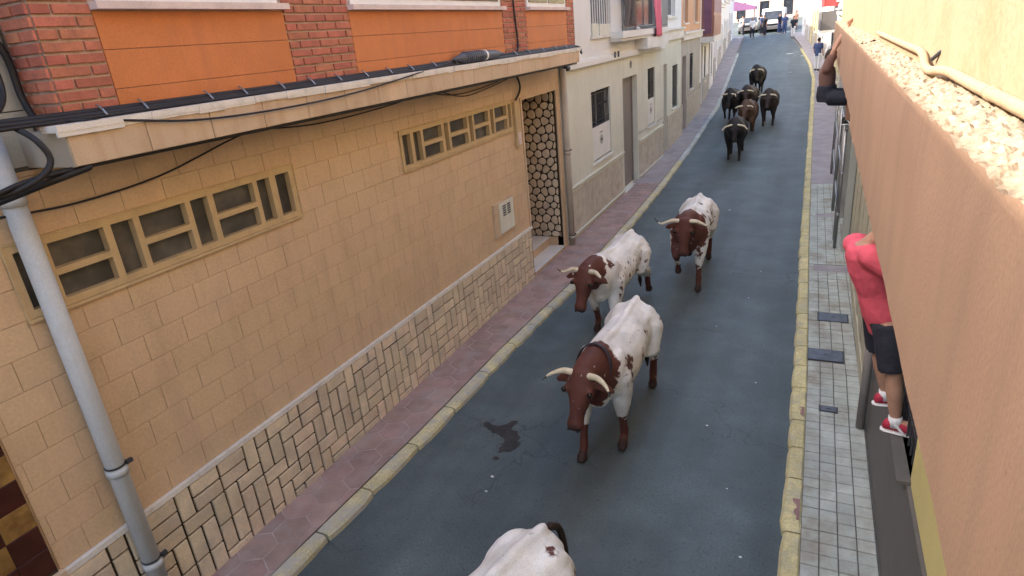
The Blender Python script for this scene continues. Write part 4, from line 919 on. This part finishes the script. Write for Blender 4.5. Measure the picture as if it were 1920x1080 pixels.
    Bk = lambda dx, s: [(-.74, s * .19, 1.05), (-.62 + dx[6] if len(dx) > 6 else -.62, s * .21, .78), (-.90 + dx[0], s * .19, .56 + dx[1]), (-.82 + dx[2], s * .18, .16 + dx[3]), (-.79 + dx[4], s * .18, .05 + dx[5])]
    hooves = []
    for (fn, dx, s) in ((F, P['fl'], 1), (F, P['fr'], -1), (Bk, P['bl'], 1), (Bk, P['br'], -1)):
        j = fn(dx, s); th = 1.15 if bull else 1.0
        rad = [.17 * th, .13 * th, .072 * th, .052, .058] if fn is F else [.2, .155 * th, .078 * th, .054, .058]
        kn, ft = V3(j[2]), V3(j[3]); cb_ = kn.lerp(ft, .45)
        b.tube([j[0], j[1], V3(j[1]).lerp(kn, .6), j[2], cb_, j[3]], [rad[0], rad[1], (rad[1] + rad[2]) * .5, rad[2], rad[2] * .66, rad[3] * 1.05], 12)
        d_ = (V3(j[4]) - ft).normalized()
        b.tube([j[3], V3(j[3]).lerp(V3(j[4]), .6), V3(j[4]) + d_ * .0], [rad[3], rad[3] * .95, rad[4] * 1.18], 12)
        for q in (-1, 1): b.tube([V3(j[4]) + V3((.0, q * .025, .0)), V3(j[4]) + V3((.06, q * .024, -.022))], [.036, .026], 8)
        hooves.append(V3(j[4]) + V3((.02, 0, -.01)))
    b.v = [tuple(V3(p) * k) for p in b.v]
    me = fuse(b, P.get('voxel', .02), 8, name + '_body')
    # coat pattern: how likely brown (r), hoof, muzzle or dark (g)
    ca = me.color_attributes.new('coat', 'FLOAT_COLOR', 'POINT'); vals = []
    kn_z = .46 * k; pt = P.get('patches', ())
    for vtx in me.vertices:
        p = vtx.co / k; r_, g_ = 0., 0.
        if not bull:
            neck = p.x - P.get('neckline', .82) + .35 * (p.z - 1.15); r_ = max(0, min(1, .5 + neck * 9))
            if r_ < 1:
                for (c, rad, st) in pt: r_ = max(r_, st * max(0, min(1, 1.6 - (p - V3(c)).length / rad * 1.1)))
                if p.z < .60: r_ = max(r_, min(1, (.50 - p.z) * 6 + .3))
                if P.get('roan', 0) and abs(p.y) > .17: r_ = max(r_, P['roan'] * min(1, (abs(p.y) - .17) * 6) * (1.2 if p.x > -.3 else .6))
        for h in hooves:
            if (p - h).length < .095: g_ = max(g_, .8)
        mz = (p - (poll + hd * .545 + hu * -.05)).length
        if mz < .085: g_ = max(g_, .5 if not bull else .8)
        for q in (-1, 1):
            if (p - (poll + hd * .56 + hs * .045 * q - hu * .03)).length < .028: g_ = 1.0
        vals += [r_, g_, 0, 1]
    ca.data.foreach_set('color', vals)
    me.materials.append(COAT[P['coat']]); bo = obj('body', me, None, e); 
    # horns in two tones, eyes, tail
    for s in (-1, 1):
        hc = P['horn']; pts_ = cat([(hp(-.03, s * .10, .02)) * k] + [hp(a_, s * l_, u_) * k for a_, l_, u_ in hc], 6); n_ = len(pts_)
        rd = [max(.006, (.040 if bull else .037) * (1 - (i_ / (n_ - 1)) ** 1.4 * .88)) * k for i_ in range(n_)]
        cut = int(n_ * (.82 if not bull else .8)); hn = obj('horn', MB().tube(pts_[:cut + 1], rd[:cut + 1], 10), 'horn', None, smooth=True); hn.parent = e
        ht = obj('horn_tip', MB().tube(pts_[cut:], [q * 1.01 for q in rd[cut:]], 10), 'horntip', None, smooth=True); ht.parent = hn
        no_ = obj('nostril', MB().ball(hp(.56, s * .052, -.022) * k, (.02 * k, .02 * k, .016 * k), 8, 6), 'eye', None, smooth=True); no_.parent = e
        ey = obj('eye', MB().ball(hp(.16, s * .152, .045) * k, .03 * k, 10, 8), 'eye', None, smooth=True); ey.parent = e
    tp = P.get('tail', [(-1.0, 0, 1.3), (-1.1, 0, 1.2), (-1.13, .02, .95), (-1.1, .05, .65), (-1.12, .06, .45)]); tp = cat([V3(q) * k for q in tp], 5); n_ = len(tp)
    t_ = obj('tail', MB().tube(tp, [(.032 - .016 * i_ / n_) * k for i_ in range(n_)], 8), P.get('tailmat', 'hair'), None, smooth=True); t_.parent = e
    tf = obj('tail_tuft', MB().tube([tp[-1], tp[-1] + (tp[-1] - tp[-2]).normalized() * .08 * k, tp[-1] + (tp[-1] - tp[-2]).normalized() * .22 * k], [.02 * k, .04 * k, .01 * k], 8), 'hair', None, smooth=True); tf.parent = t_
    if P.get('collar'):
        mb = MB(); ring = []; c_ = n0.lerp(poll, .36) + V3((0, 0, .03)); d_ = (poll - n0).normalized(); vv = d_.cross(side).normalized()
        for a0 in range(28):
            t = 2 * math.pi * a0 / 28; ring.append((c_ + side * .192 * math.cos(t) + vv * .272 * math.sin(t)) * k)
        v = []
        for q, t in zip(ring, range(28)):
            for o1, o2 in ((-.03, 1.0), (.03, 1.0), (.03, 1.05), (-.03, 1.05)): v.append(c_ * k + (q - c_ * k) * o2 + d_ * o1 * k)
        mb.add(v, [(i_ * 4 + j_, i_ * 4 + (j_ + 1) % 4, ((i_ + 1) % 28) * 4 + (j_ + 1) % 4, ((i_ + 1) % 28) * 4 + j_) for i_ in range(28) for j_ in range(4)])
        co = obj('collar', mb, 'collar', None); co.parent = e
    for ch in e.children_recursive: ch.location = (0, 0, 0)
    e.rotation_euler.z = R(head_deg); return e

GRP = 'cattle running down the street'
steer_horn = [(-.03, .19, .04), (-.01, .28, .06), (.04, .36, .12), (.03, .40, .2)]
wide_horn = [(-.03, .2, .03), (.0, .29, .03), (.03, .40, .06), (-.06, .50, .12)]
bull_horn = [(-.01, .17, .05), (.02, .27, .08), (.12, .34, .15), (.2, .36, .27)]
up_ = [0] * 6
# heading: local +x turned to world -Y is -90 degrees
s1 = dict(coat='steer', poll=(1.12, -.04, 1.28), yaw=-9, pitch=64, horn=[(-.03, .19, .03), (.0, .27, .04), (.05, .345, .07), (.11, .39, .10)], size=1.09, neckline=.70, roan=.12, collar=True,
    fl=[-.06, .02, -.12, .04, -.06, .02], fr=[.18, .04, .24, -.02, .28, -.0], bl=[-.14, 0, -.2, .02, -.2, 0], br=[.10, .03, .14, .1, .06, .08],
    patches=[((.45, .33, 1.15), .12, .9), ((-.2, .36, 1.1), .09, .5), ((.0, .36, 1.0), .12, .45), ((-.35, .3, 1.15), .1, .5), ((-.8, .25, 1.1), .1, .8), ((.1, -.1, 1.36), .07, .35)])
s2 = dict(coat='steer', poll=(1.20, -.04, 1.34), yaw=-8, pitch=66, horn=[(-.03, .19, .03), (.0, .25, .05), (.03, .32, .08), (.0, .37, .15)], size=1.1, neckline=.90, roan=.30,
    fl=[.1, .1, .0, .12, -.06, .1], fr=[-.1, 0, -.2, .04, -.16, .02], bl=[-.26, -.04, -.4, .12, -.5, .1], br=[.15, 0, .2, 0, .22, 0],
    patches=[((.72, .1, 1.3), .11, .8), ((-.5, .3, .9), .2, .35)])
s3 = dict(coat='steer', poll=(1.02, -.02, 1.33), yaw=-4, pitch=72, horn=wide_horn, size=1.12, neckline=.56, roan=.14,
    fl=[.16, .04, .2, 0, .24, 0], fr=[.26, .16, .10, .30, .0, .24], bl=[-.1, 0, -.16, 0, -.16, 0], br=[.12, 0, .1, .12, .02, .12],
    patches=[((.1, .3, 1.1), .09, 1.), ((.3, .22, 1.28), .06, 1.), ((-.1, .25, 1.25), .05, 1.), ((-.4, .3, 1.1), .1, .9), ((.35, .35, .95), .1, .9), ((-.3, .1, 1.34), .05, .8)])
s0 = dict(coat='steer', poll=(1.15, 0, 1.28), yaw=4, pitch=60, horn=steer_horn, size=1.08, neckline=.8, roan=.12,
    fl=[.1, .05, .1, 0, .12, 0], fr=[-.05, .02, -.15, .06, -.1, .04], bl=[-.05, 0, -.1, 0, -.1, 0], br=[.1, 0, .15, .1, .1, .1],
    patches=[((-.80, .16, 1.27), .06, 1.0), ((-.9, .28, 1.0), .10, .8), ((.0, .34, 1.0), .1, .8)])
bovine('steer', 'brown-headed white steer with a dark collar, foremost with its head in view', (-2.12, 7.12, 0), -90 - 1, s1, GRP)
bovine('steer', 'speckled white steer with brown head, running nearest the left kerb', (-3.03, 10.22, 0), -90 - 3, s2, GRP)
bovine('steer', 'white steer with brown head and one long spread horn, behind the other steers', (-2.12, 12.95, 0), -90 + 2, s3, GRP)
bovine('steer', 'white steer cut off by the bottom edge, only its back showing', (-1.98, 2.56, 0), -90 - 17, s0, GRP)
def bl_(coat, seed, **kw):
    q = random.Random(seed); d_ = dict(coat=coat, poll=(1.04, q.uniform(-.05, .05), 1.27), yaw=q.uniform(-8, 8), pitch=60, horn=bull_horn, size=1.05, voxel=.03,
        fl=[q.uniform(-.05, .2), .03, q.uniform(-.1, .25), .0, 0, 0], fr=[.24, .14, q.uniform(.0, .15), .24, q.uniform(-.1, .05), .2], bl=[q.uniform(-.2, 0), 0, q.uniform(-.3, -.1), .03, -.3, .02], br=[.12, 0, .2, 0, .22, 0]); d_['fl'][4] = d_['fl'][2]; d_['size'] = q.uniform(1.0, 1.08); d_['pitch'] = q.uniform(50, 72)
    if seed % 2: d_['fl'], d_['fr'], d_['bl'], d_['br'] = d_['fr'], d_['fl'], d_['br'], d_['bl']
    d_.update(kw); return d_
blk = [('black', (-2.66, 25.3), 'black bull running in front of the other dark bulls', dict(yaw=4, horn=[(-.01, .17, .04), (.03, .30, .05), (.14, .40, .08), (.24, .42, .16)], fl=[.08, .03, .1, 0, .12, 0], fr=[-.05, .05, -.1, .02, -.1, 0])),
       ('brown', (-2.62, 29.4), 'chestnut brown bull hidden behind the leading black bull', dict(yaw=-5)),
       ('black', (-3.62, 32.3), 'black bull running nearest the left kerb', dict(yaw=-12)),
       ('darkbrown', (-2.95, 33.2), 'dark bull at the back of the close group, in the middle', dict(yaw=8)),
       ('darkbrown', (-1.92, 31.5), 'dark brown bull running on the right of the group', dict(fl=[.05, .02, .0, .0, .0, 0], fr=[.1, .02, .1, 0, .12, 0])),
       ('black', (-3.12, 39.7), 'lone black bull trailing behind the group', dict(yaw=25))]
for i, (coat, (x, y), lab, kw) in enumerate(blk):
    bovine('bull', lab, (x, y, gz(y)), -90 + random.uniform(-3, 3), bl_(coat, i, **kw), GRP)

# ------------------------------------------------------------------ people
def person(label, J, shirt, legs, shoes, group=None, short=True, k=1.17, voxel=.016, hair='hair', sleeve=True, socks=None, hem=True):
    g_ = {n: V3(p) for n, p in J.items()}; base = (g_['anL'] + g_['anR']) / 2; base.z = min(g_['anL'].z, g_['anR'].z) - .09 * k
    e = empty('person', base, label, 'person', group)
    rgt = (g_['hipR'] - g_['hipL']).normalized(); shr = (g_['shR'] - g_['shL']).normalized(); face = g_['face'].normalized()
    def ring(c, rv, w_, d_, ax): f = ax.cross(rv).normalized(); return (c, rv * w_ * k, f * d_ * k)
    ax = (g_['neck'] - g_['pelvis']).normalized()
    def torso(b, inf):
        pc, nk = g_['pelvis'], g_['neck']
        b.loft([ring(pc - ax * .08 * k, rgt, .12 + inf, .10 + inf, ax), ring(pc, rgt, .155 + inf, .115 + inf, ax), ring(pc.lerp(nk, .35), rgt.lerp(shr, .4), .135 + inf, .10 + inf, ax), ring(pc.lerp(nk, .65), rgt.lerp(shr, .7), .155 + inf, .115 + inf, ax), ring(pc.lerp(nk, .88), shr, .165 + inf, .10 + inf, ax), ring(nk, shr, .07 + inf, .065 + inf, ax)], 16)
    b = MB(); torso(b, 0)
    hc = g_['head']; b.tube([g_['neck'] - ax * .04 * k, hc], .058 * k, 12)
    hup = (hc - g_['neck']).normalized(); hsd = face.cross(hup).normalized(); fw = hup.cross(hsd).normalized()
    if fw.dot(face) < 0: fw = -fw
    b.loft([(hc + hup * z_ * k + fw * o_ * k, hsd * w_ * k, fw * d_ * k) for z_, w_, d_, o_ in ((-.12, .03, .035, .045), (-.10, .05, .06, .03), (-.05, .066, .085, .012), (.02, .075, .095, 0), (.07, .07, .088, -.005), (.105, .045, .055, -.008), (.12, .015, .02, -.008))], 16)
    b.tube([hc + fw * .085 * k + hup * .0, hc + fw * .108 * k - hup * .03 * k], [.012 * k, .016 * k], 8)
    for s in (-1, 1): b.ball(hc + hsd * .078 * k * s - hup * .01 * k, (.014 * k, .02 * k, .03 * k), 8, 6)
    for s in 'LR':
        b.tube([g_['sh' + s], g_['sh' + s].lerp(g_['el' + s], .5), g_['el' + s], g_['el' + s].lerp(g_['ha' + s], .35), g_['ha' + s]], [.06 * k, .05 * k, .041 * k, .04 * k, .028 * k], 12)
        b.tube([g_['hip' + s], g_['hip' + s].lerp(g_['kn' + s], .5), g_['kn' + s], g_['kn' + s].lerp(g_['an' + s], .3), g_['an' + s].lerp(g_['kn' + s], .15), g_['an' + s]], [.095 * k, .08 * k, .058 * k, .06 * k, .04 * k, .04 * k], 12)
        d_ = (g_['ha' + s] - g_['el' + s]).normalized(); sd = d_.orthogonal().normalized(); o_ = d_.cross(sd)
        pm = g_['ha' + s] + d_ * .05 * k; b.loft([(g_['ha' + s], sd * .028 * k, o_ * .02 * k), (pm, sd * .042 * k, o_ * .017 * k), (pm + d_ * .045 * k, sd * .042 * k, o_ * .014 * k)], 10)
        for f_, (off, ln) in enumerate(((-.033, .062), (-.011, .075), (.011, .07), (.033, .055))):
            q = pm + d_ * .04 * k + sd * off * k; b.tube([q, q + d_ * ln * .5 * k, q + d_ * ln * .85 * k + o_ * .02 * k], [.0105 * k, .0095 * k, .008 * k], 8)
        q = g_['ha' + s] + d_ * .02 * k - sd * .03 * k; b.tube([q, q - sd * .025 * k + d_ * .03 * k, q - sd * .03 * k + d_ * .06 * k], [.012 * k, .011 * k, .009 * k], 8)
        b.tube([g_['an' + s], g_['an' + s] + (g_['toe' + s] - g_['an' + s]) * .8], [.035 * k, .03 * k], 8)
    b.v = [tuple(V3(p) - base) for p in b.v]
    me = fuse(b, voxel, 2, 'person_body'); me.materials.append(MT['skin']); bo = obj('body', me, None, e)
    def garment(name, mb, m, sm=3):
        mb.v = [tuple(V3(p) - base) for p in mb.v]; me = fuse(mb, voxel * 1.1, sm, name); me.materials.append(MT[m]); return obj(name, me, None, e)
    c = MB(); pb_ = 1.0
    if hem: torso(c, .03); c.loft([ring(g_['pelvis'] - ax * .15 * k, rgt, .168, .135, ax), ring(g_['pelvis'] + ax * .05 * k, rgt, .175, .14, ax)], 16)
    else:
        p0, n1_ = g_['pelvis'], g_['neck']; pb_ = 1.3
        c.loft([ring(p0.lerp(n1_, .28), rgt, .18, .135, ax), ring(p0.lerp(n1_, .65), shr, .19, .145, ax), ring(p0.lerp(n1_, .88), shr, .195, .13, ax), ring(n1_, shr, .09, .085, ax)], 16)
    for s in 'LR':
        if sleeve: c.tube([g_['sh' + s], g_['sh' + s].lerp(g_['el' + s], .62)], [.088 * k, .078 * k], 12)
    garment('shirt', c, shirt)
    c = MB(); pc = g_['pelvis']
    c.loft([ring(pc + ax * (.07 if hem else .16) * k, rgt, .158 * pb_, .122 * pb_, ax), ring(pc - ax * .02 * k, rgt, .175 * pb_, .14 * pb_, ax), ring(pc - ax * .1 * k * pb_, rgt, .165 * pb_, .13 * pb_, ax)], 16)
    for s in 'LR':
        en = g_['kn' + s].lerp(g_['hip' + s], .12) if short else g_['an' + s].lerp(g_['kn' + s], .04)
        if short: c.tube([g_['hip' + s], g_['hip' + s].lerp(en, .5), en], [.115 * k * pb_, .108 * k * pb_, .1 * k * pb_], 14, dome=False)
        else: c.tube([g_['hip' + s], g_['hip' + s].lerp(g_['kn' + s], .5), g_['kn' + s], en], [.115 * k, .1 * k, .078 * k, .066 * k], 14, dome=False)
    garment('shorts' if short else 'trousers', c, legs)
    for s in 'LR':
        an, toe = g_['an' + s], g_['toe' + s]; d_ = (toe - an); d_.z = 0; d_.normalize(); sd = V3((-d_.y, d_.x, 0)); zf = min(an.z, toe.z) - .075 * k
        c = MB(); fl = V3((an.x, an.y, zf))
        c.loft([(fl + d_ * a_ * k + V3((0, 0, h_ * k / 2 + .012 * k)), sd * w_ * k, V3((0, 0, h_ * k / 2))) for a_, w_, h_ in ((-.085, .02, .05), (-.07, .038, .085), (-.01, .042, .11), (.07, .046, .085), (.13, .048, .06), (.175, .035, .045), (.19, .012, .03))], 14)
        sh = garment('shoe', c, shoes, 1)
        mb = MB(); mb.loft([(fl + d_ * a_ * k + V3((0, 0, .008 * k)), sd * w_ * k, V3((0, 0, .012 * k))) for a_, w_ in ((-.095, .02), (-.07, .042), (.0, .046), (.1, .052), (.17, .042), (.198, .015))], 12); obj('sole', mb, 'white', sh, origin=None) if False else obj('sole', mb, 'white', e)
        for q in (-1, 1): obj('stripe', MB().prism([fl + d_ * (.03 + .02) * k + sd * q * .049 * k + V3((0, 0, .02 * k)), fl + d_ * .075 * k + sd * q * .0505 * k + V3((0, 0, .02 * k)), fl + d_ * .02 * k + sd * q * .049 * k + V3((0, 0, .085 * k)), fl + d_ * -.01 * k + sd * q * .0475 * k + V3((0, 0, .085 * k))], sd * q * .003), 'white', e)
        if socks: obj('sock', MB().tube([an + V3((0, 0, -.03 * k)), an.lerp(g_['kn' + s], .14)], [.05 * k, .046 * k], 12, dome=False), socks, e, smooth=True)
    c = MB(); c.loft([(hc + hup * z_ * k + fw * o_ * k, hsd * w_ * k, fw * d_ * k) for z_, w_, d_, o_ in ((-.06, .06, .03, -.07), (-.02, .078, .06, -.045), (.03, .083, .09, -.018), (.08, .076, .09, -.012), (.118, .05, .06, -.012), (.134, .015, .02, -.012))], 14); garment('hair', c, hair, 1)
    for s in (-1, 1): obj('eye', MB().ball(hc + fw * .087 * k + hsd * .03 * k * s + hup * .01 * k, .009 * k, 8, 6), 'eye', e)
    return e
def stand(x, y, z, ang, k=1.17, sway=0., arms=0., seed=0):
    q = random.Random(seed); c, s = math.cos(R(ang)), math.sin(R(ang)); T = lambda f, l, u: (x + (f * c - l * s) * k, y + (f * s + l * c) * k, z + u * k)
    return dict(anL=T(.03, .1, .085), anR=T(-.05, -.1, .085), toeL=T(.2, .12, .07), toeR=T(.1, -.12, .07), knL=T(.04, .1, .48), knR=T(0, -.1, .48), hipL=T(0, .09, .88), hipR=T(0, -.09, .88), pelvis=T(0, 0, .93), neck=T(.02 + sway, 0, 1.42), head=T(.04 + sway, 0, 1.58), face=(c, s, -.05),
        shL=T(sway, .17, 1.36), shR=T(sway, -.17, 1.36), elL=T(.02 + arms * .2, .24, 1.1 + arms * .1), elR=T(.02 + arms * .2, -.24, 1.1 + arms * .1), haL=T(.1 + arms * .3, .25, .86 + arms * .35), haR=T(.08 + arms * .3, -.25, .86 + arms * .35))
# man in red clinging to the window bars
J1 = dict(anL=(.80, 6.00, 1.60), anR=(.84, 5.55, 1.60), toeL=(.98, 6.03, 1.59), toeR=(1.02, 5.52, 1.59), knL=(.70, 6.02, 2.03), knR=(.78, 5.58, 2.02), hipL=(.64, 5.92, 2.48), hipR=(.70, 5.68, 2.48), pelvis=(.66, 5.80, 2.54), neck=(.44, 5.78, 3.16), head=(.61, 5.73, 3.30), face=(.9, -.25, -.2),
    shL=(.40, 5.98, 3.08), shR=(.50, 5.60, 3.10), elL=(.62, 6.14, 3.0), elR=(.70, 5.50, 2.98), haL=(.86, 6.05, 3.06), haR=(.88, 5.52, 3.04))
person('person in a red T-shirt, navy shorts and red trainers clinging to the window', J1, 'red', 'navy', 'shoered', socks='white')
# person hanging from the band
Y2 = 15.0
J2 = dict(anL=(.60, Y2 + .16, 2.88), anR=(.60, Y2 - .16, 2.88), toeL=(.76, Y2 + .17, 2.87), toeR=(.76, Y2 - .17, 2.87), knL=(.63, Y2 + .2, 3.33), knR=(.62, Y2 - .2, 3.31), hipL=(.22, Y2 + .12, 3.34), hipR=(.22, Y2 - .12, 3.34), pelvis=(.18, Y2, 3.40), neck=(.15, Y2, 3.96), head=(.20, Y2 - .03, 4.14), face=(1, 0, .1),
    shL=(.14, Y2 + .2, 3.90), shR=(.14, Y2 - .2, 3.90), elL=(.24, Y2 + .24, 4.28), elR=(.24, Y2 - .24, 4.26), haL=(.45, Y2 + .2, 4.67), haR=(.45, Y2 - .2, 4.67))
person('person in a brown shirt and dark shorts hanging from the stucco band', J2, 'brownshirt', 'navy', 'black', voxel=.02, sleeve=True, k=1.12, hem=False)
person('person standing on the balcony in greyish trousers and white shoes', stand(-5.2, 19.9, 4.99, -10), 'blue', 'trousers', 'white', voxel=.02, short=False)
far = [((-.15, 46.8, 60), 'blue', 'white', False, 'person in blue by the far right kerb'), ((-2.55, 71.0, -110), 'navy', 'white', False, 'person in a dark top and white trousers at the far end of the street'), ((-3.55, 75.5, -90), 'blue', 'blue', False, 'person all in blue beside the white van'), ((-6.6, 74.5, -60), 'whitepaint', 'navy', False, 'person in a white top beside the far grey car')]
far += [((-4.15, 77.4, -40), 'navy', 'blue', False, 'person in a navy top standing before the right side of the white van'), ((-5.45, 75.6, -130), 'black', 'navy', False, 'person in black closest to us before the white van'), ((-5.95, 77.5, -20), 'blue', 'navy', False, 'person in a blue top before the left side of the white van'),
        ((-7.9, 78.6, -160), 'trousers', 'navy', False, 'person in a grey top before the far grey car'), ((-2.6, 79.0, -150), 'brownshirt', 'navy', False, 'person in brown at the far right of the crossing')]
for i, ((x, y, a_), s_, l_, sh_, lab) in enumerate(far):
    person(lab, stand(x, y, gz(y) + (KH if x > -1 else 0), a_, seed=i), s_, l_, 'black', short=sh_, voxel=.028)

# ------------------------------------------------------------------ vehicles and things at the far end
def wheel(par, x, y, z, r, ax):
    w_ = obj('wheel', MB().tube([(x - ax * .1, y, z), (x + ax * .1, y, z)], r, 20, dome=False), 'rubber', par, smooth=False)
    obj('rim', MB().tube([(x + ax * .09, y, z), (x + ax * .112, y, z)], r * .6, 16, dome=False), 'metal', w_)
def vehicle(name, label, cat_, x, y, z, L, W_, prof, m, glassz, k=1.17):
    e = empty(name, (x, y, z), label, cat_)
    P = [(0, y + py * k, z + pz * k) for py, pz in prof]
    b = obj('body', MB().prism([(x - W_ * k / 2, p[1], p[2]) for p in P], (W_ * k, 0, 0)), m, e)
    bv = b.modifiers.new('bevel', 'BEVEL'); bv.width = .06; bv.segments = 3
    for (y0, z0, y1, z1) in glassz[:1]:
        obj('windscreen', MB().add([(x - W_ * k * .43, y + y0 * k - .02, z + z0 * k), (x + W_ * k * .43, y + y0 * k - .02, z + z0 * k), (x + W_ * k * .38, y + y1 * k - .02, z + z1 * k), (x - W_ * k * .38, y + y1 * k - .02, z + z1 * k)], [(0, 1, 2, 3)]), 'darkglass', e)
    y0, z0, y1, z1 = glassz[0]
    for s in (-1, 1):
        obj('side_window', MB().box((x + s * W_ * k / 2 - .01, y + (y1 + .15) * k, z + z0 * k + .05), (x + s * (W_ * k / 2 + .012), y + (y1 + 1.1) * k, z + z1 * k - .06)), 'darkglass', e)
        obj('headlight', MB().ball((x + s * W_ * k * .38, y - .01, z + .72 * k), (.14, .05, .1)), 'whitepaint', e)
        for yy in (.75, L - .75): wheel(e, x + s * (W_ * k / 2 - .08), y + yy * k, z + .33 * k, .33 * k, s)
        obj('mirror', MB().box((x + s * (W_ * k / 2 + .02), y + .95 * k, z + 1.15 * k), (x + s * (W_ * k / 2 + .2), y + 1.05 * k, z + 1.35 * k)), 'black', e)
    obj('bumper', MB().box((x - W_ * k * .48, y - .06, z + .3 * k), (x + W_ * k * .48, y + .02, z + .55 * k)), 'greypanel', e); obj('grille', MB().box((x - W_ * k * .25, y - .025, z + .6 * k), (x + W_ * k * .25, y + .0, z + .78 * k)), 'black', e)
    return e
vehicle('van', 'white van facing the street at its far end', 'van', -5.0, 79, gz(79), 4.8, 1.95, [(0, .3), (0, .95), (.35, 1.1), (.95, 1.9), (1.2, 2.1), (4.8, 2.1), (4.8, .3)], 'vanwhite', [(.35, 1.12, .92, 1.86)])
vehicle('car', 'grey car parked beside the white van at the far end', 'car', -7.6, 80, gz(80), 4.1, 1.7, [(0, .3), (0, .7), (.15, .85), (1.0, .98), (1.7, 1.45), (3.2, 1.45), (4.0, 1.0), (4.1, .3)], 'cargrey', [(1.0, 1.0, 1.66, 1.42)])
aw = empty('awning', (-9.2, 84, gz(84)), 'purple awning over the pavement left of the far grey car', 'awning')
obj('awning_cloth', MB().prism([(-9.8, 84, gz(84) + 3.4), (-7.2, 84, gz(84) + 2.6), (-7.2, 84, gz(84) + 2.3), (-9.8, 84, gz(84) + 2.3)], (0, 2, 0)), 'purple', aw)
for x in (-9.7, -7.3): obj('post', MB().tube([(x, 84.1, gz(84)), (x, 84.1, gz(84) + 2.4)], .05, 8, dome=False), 'iron', aw)

# ------------------------------------------------------------------ survey units to metres
for o in list(bpy.data.objects):
    if o.parent is None and o.type in ('MESH', 'EMPTY'):
        o.location = o.location * S; o.scale = (S, S, S)
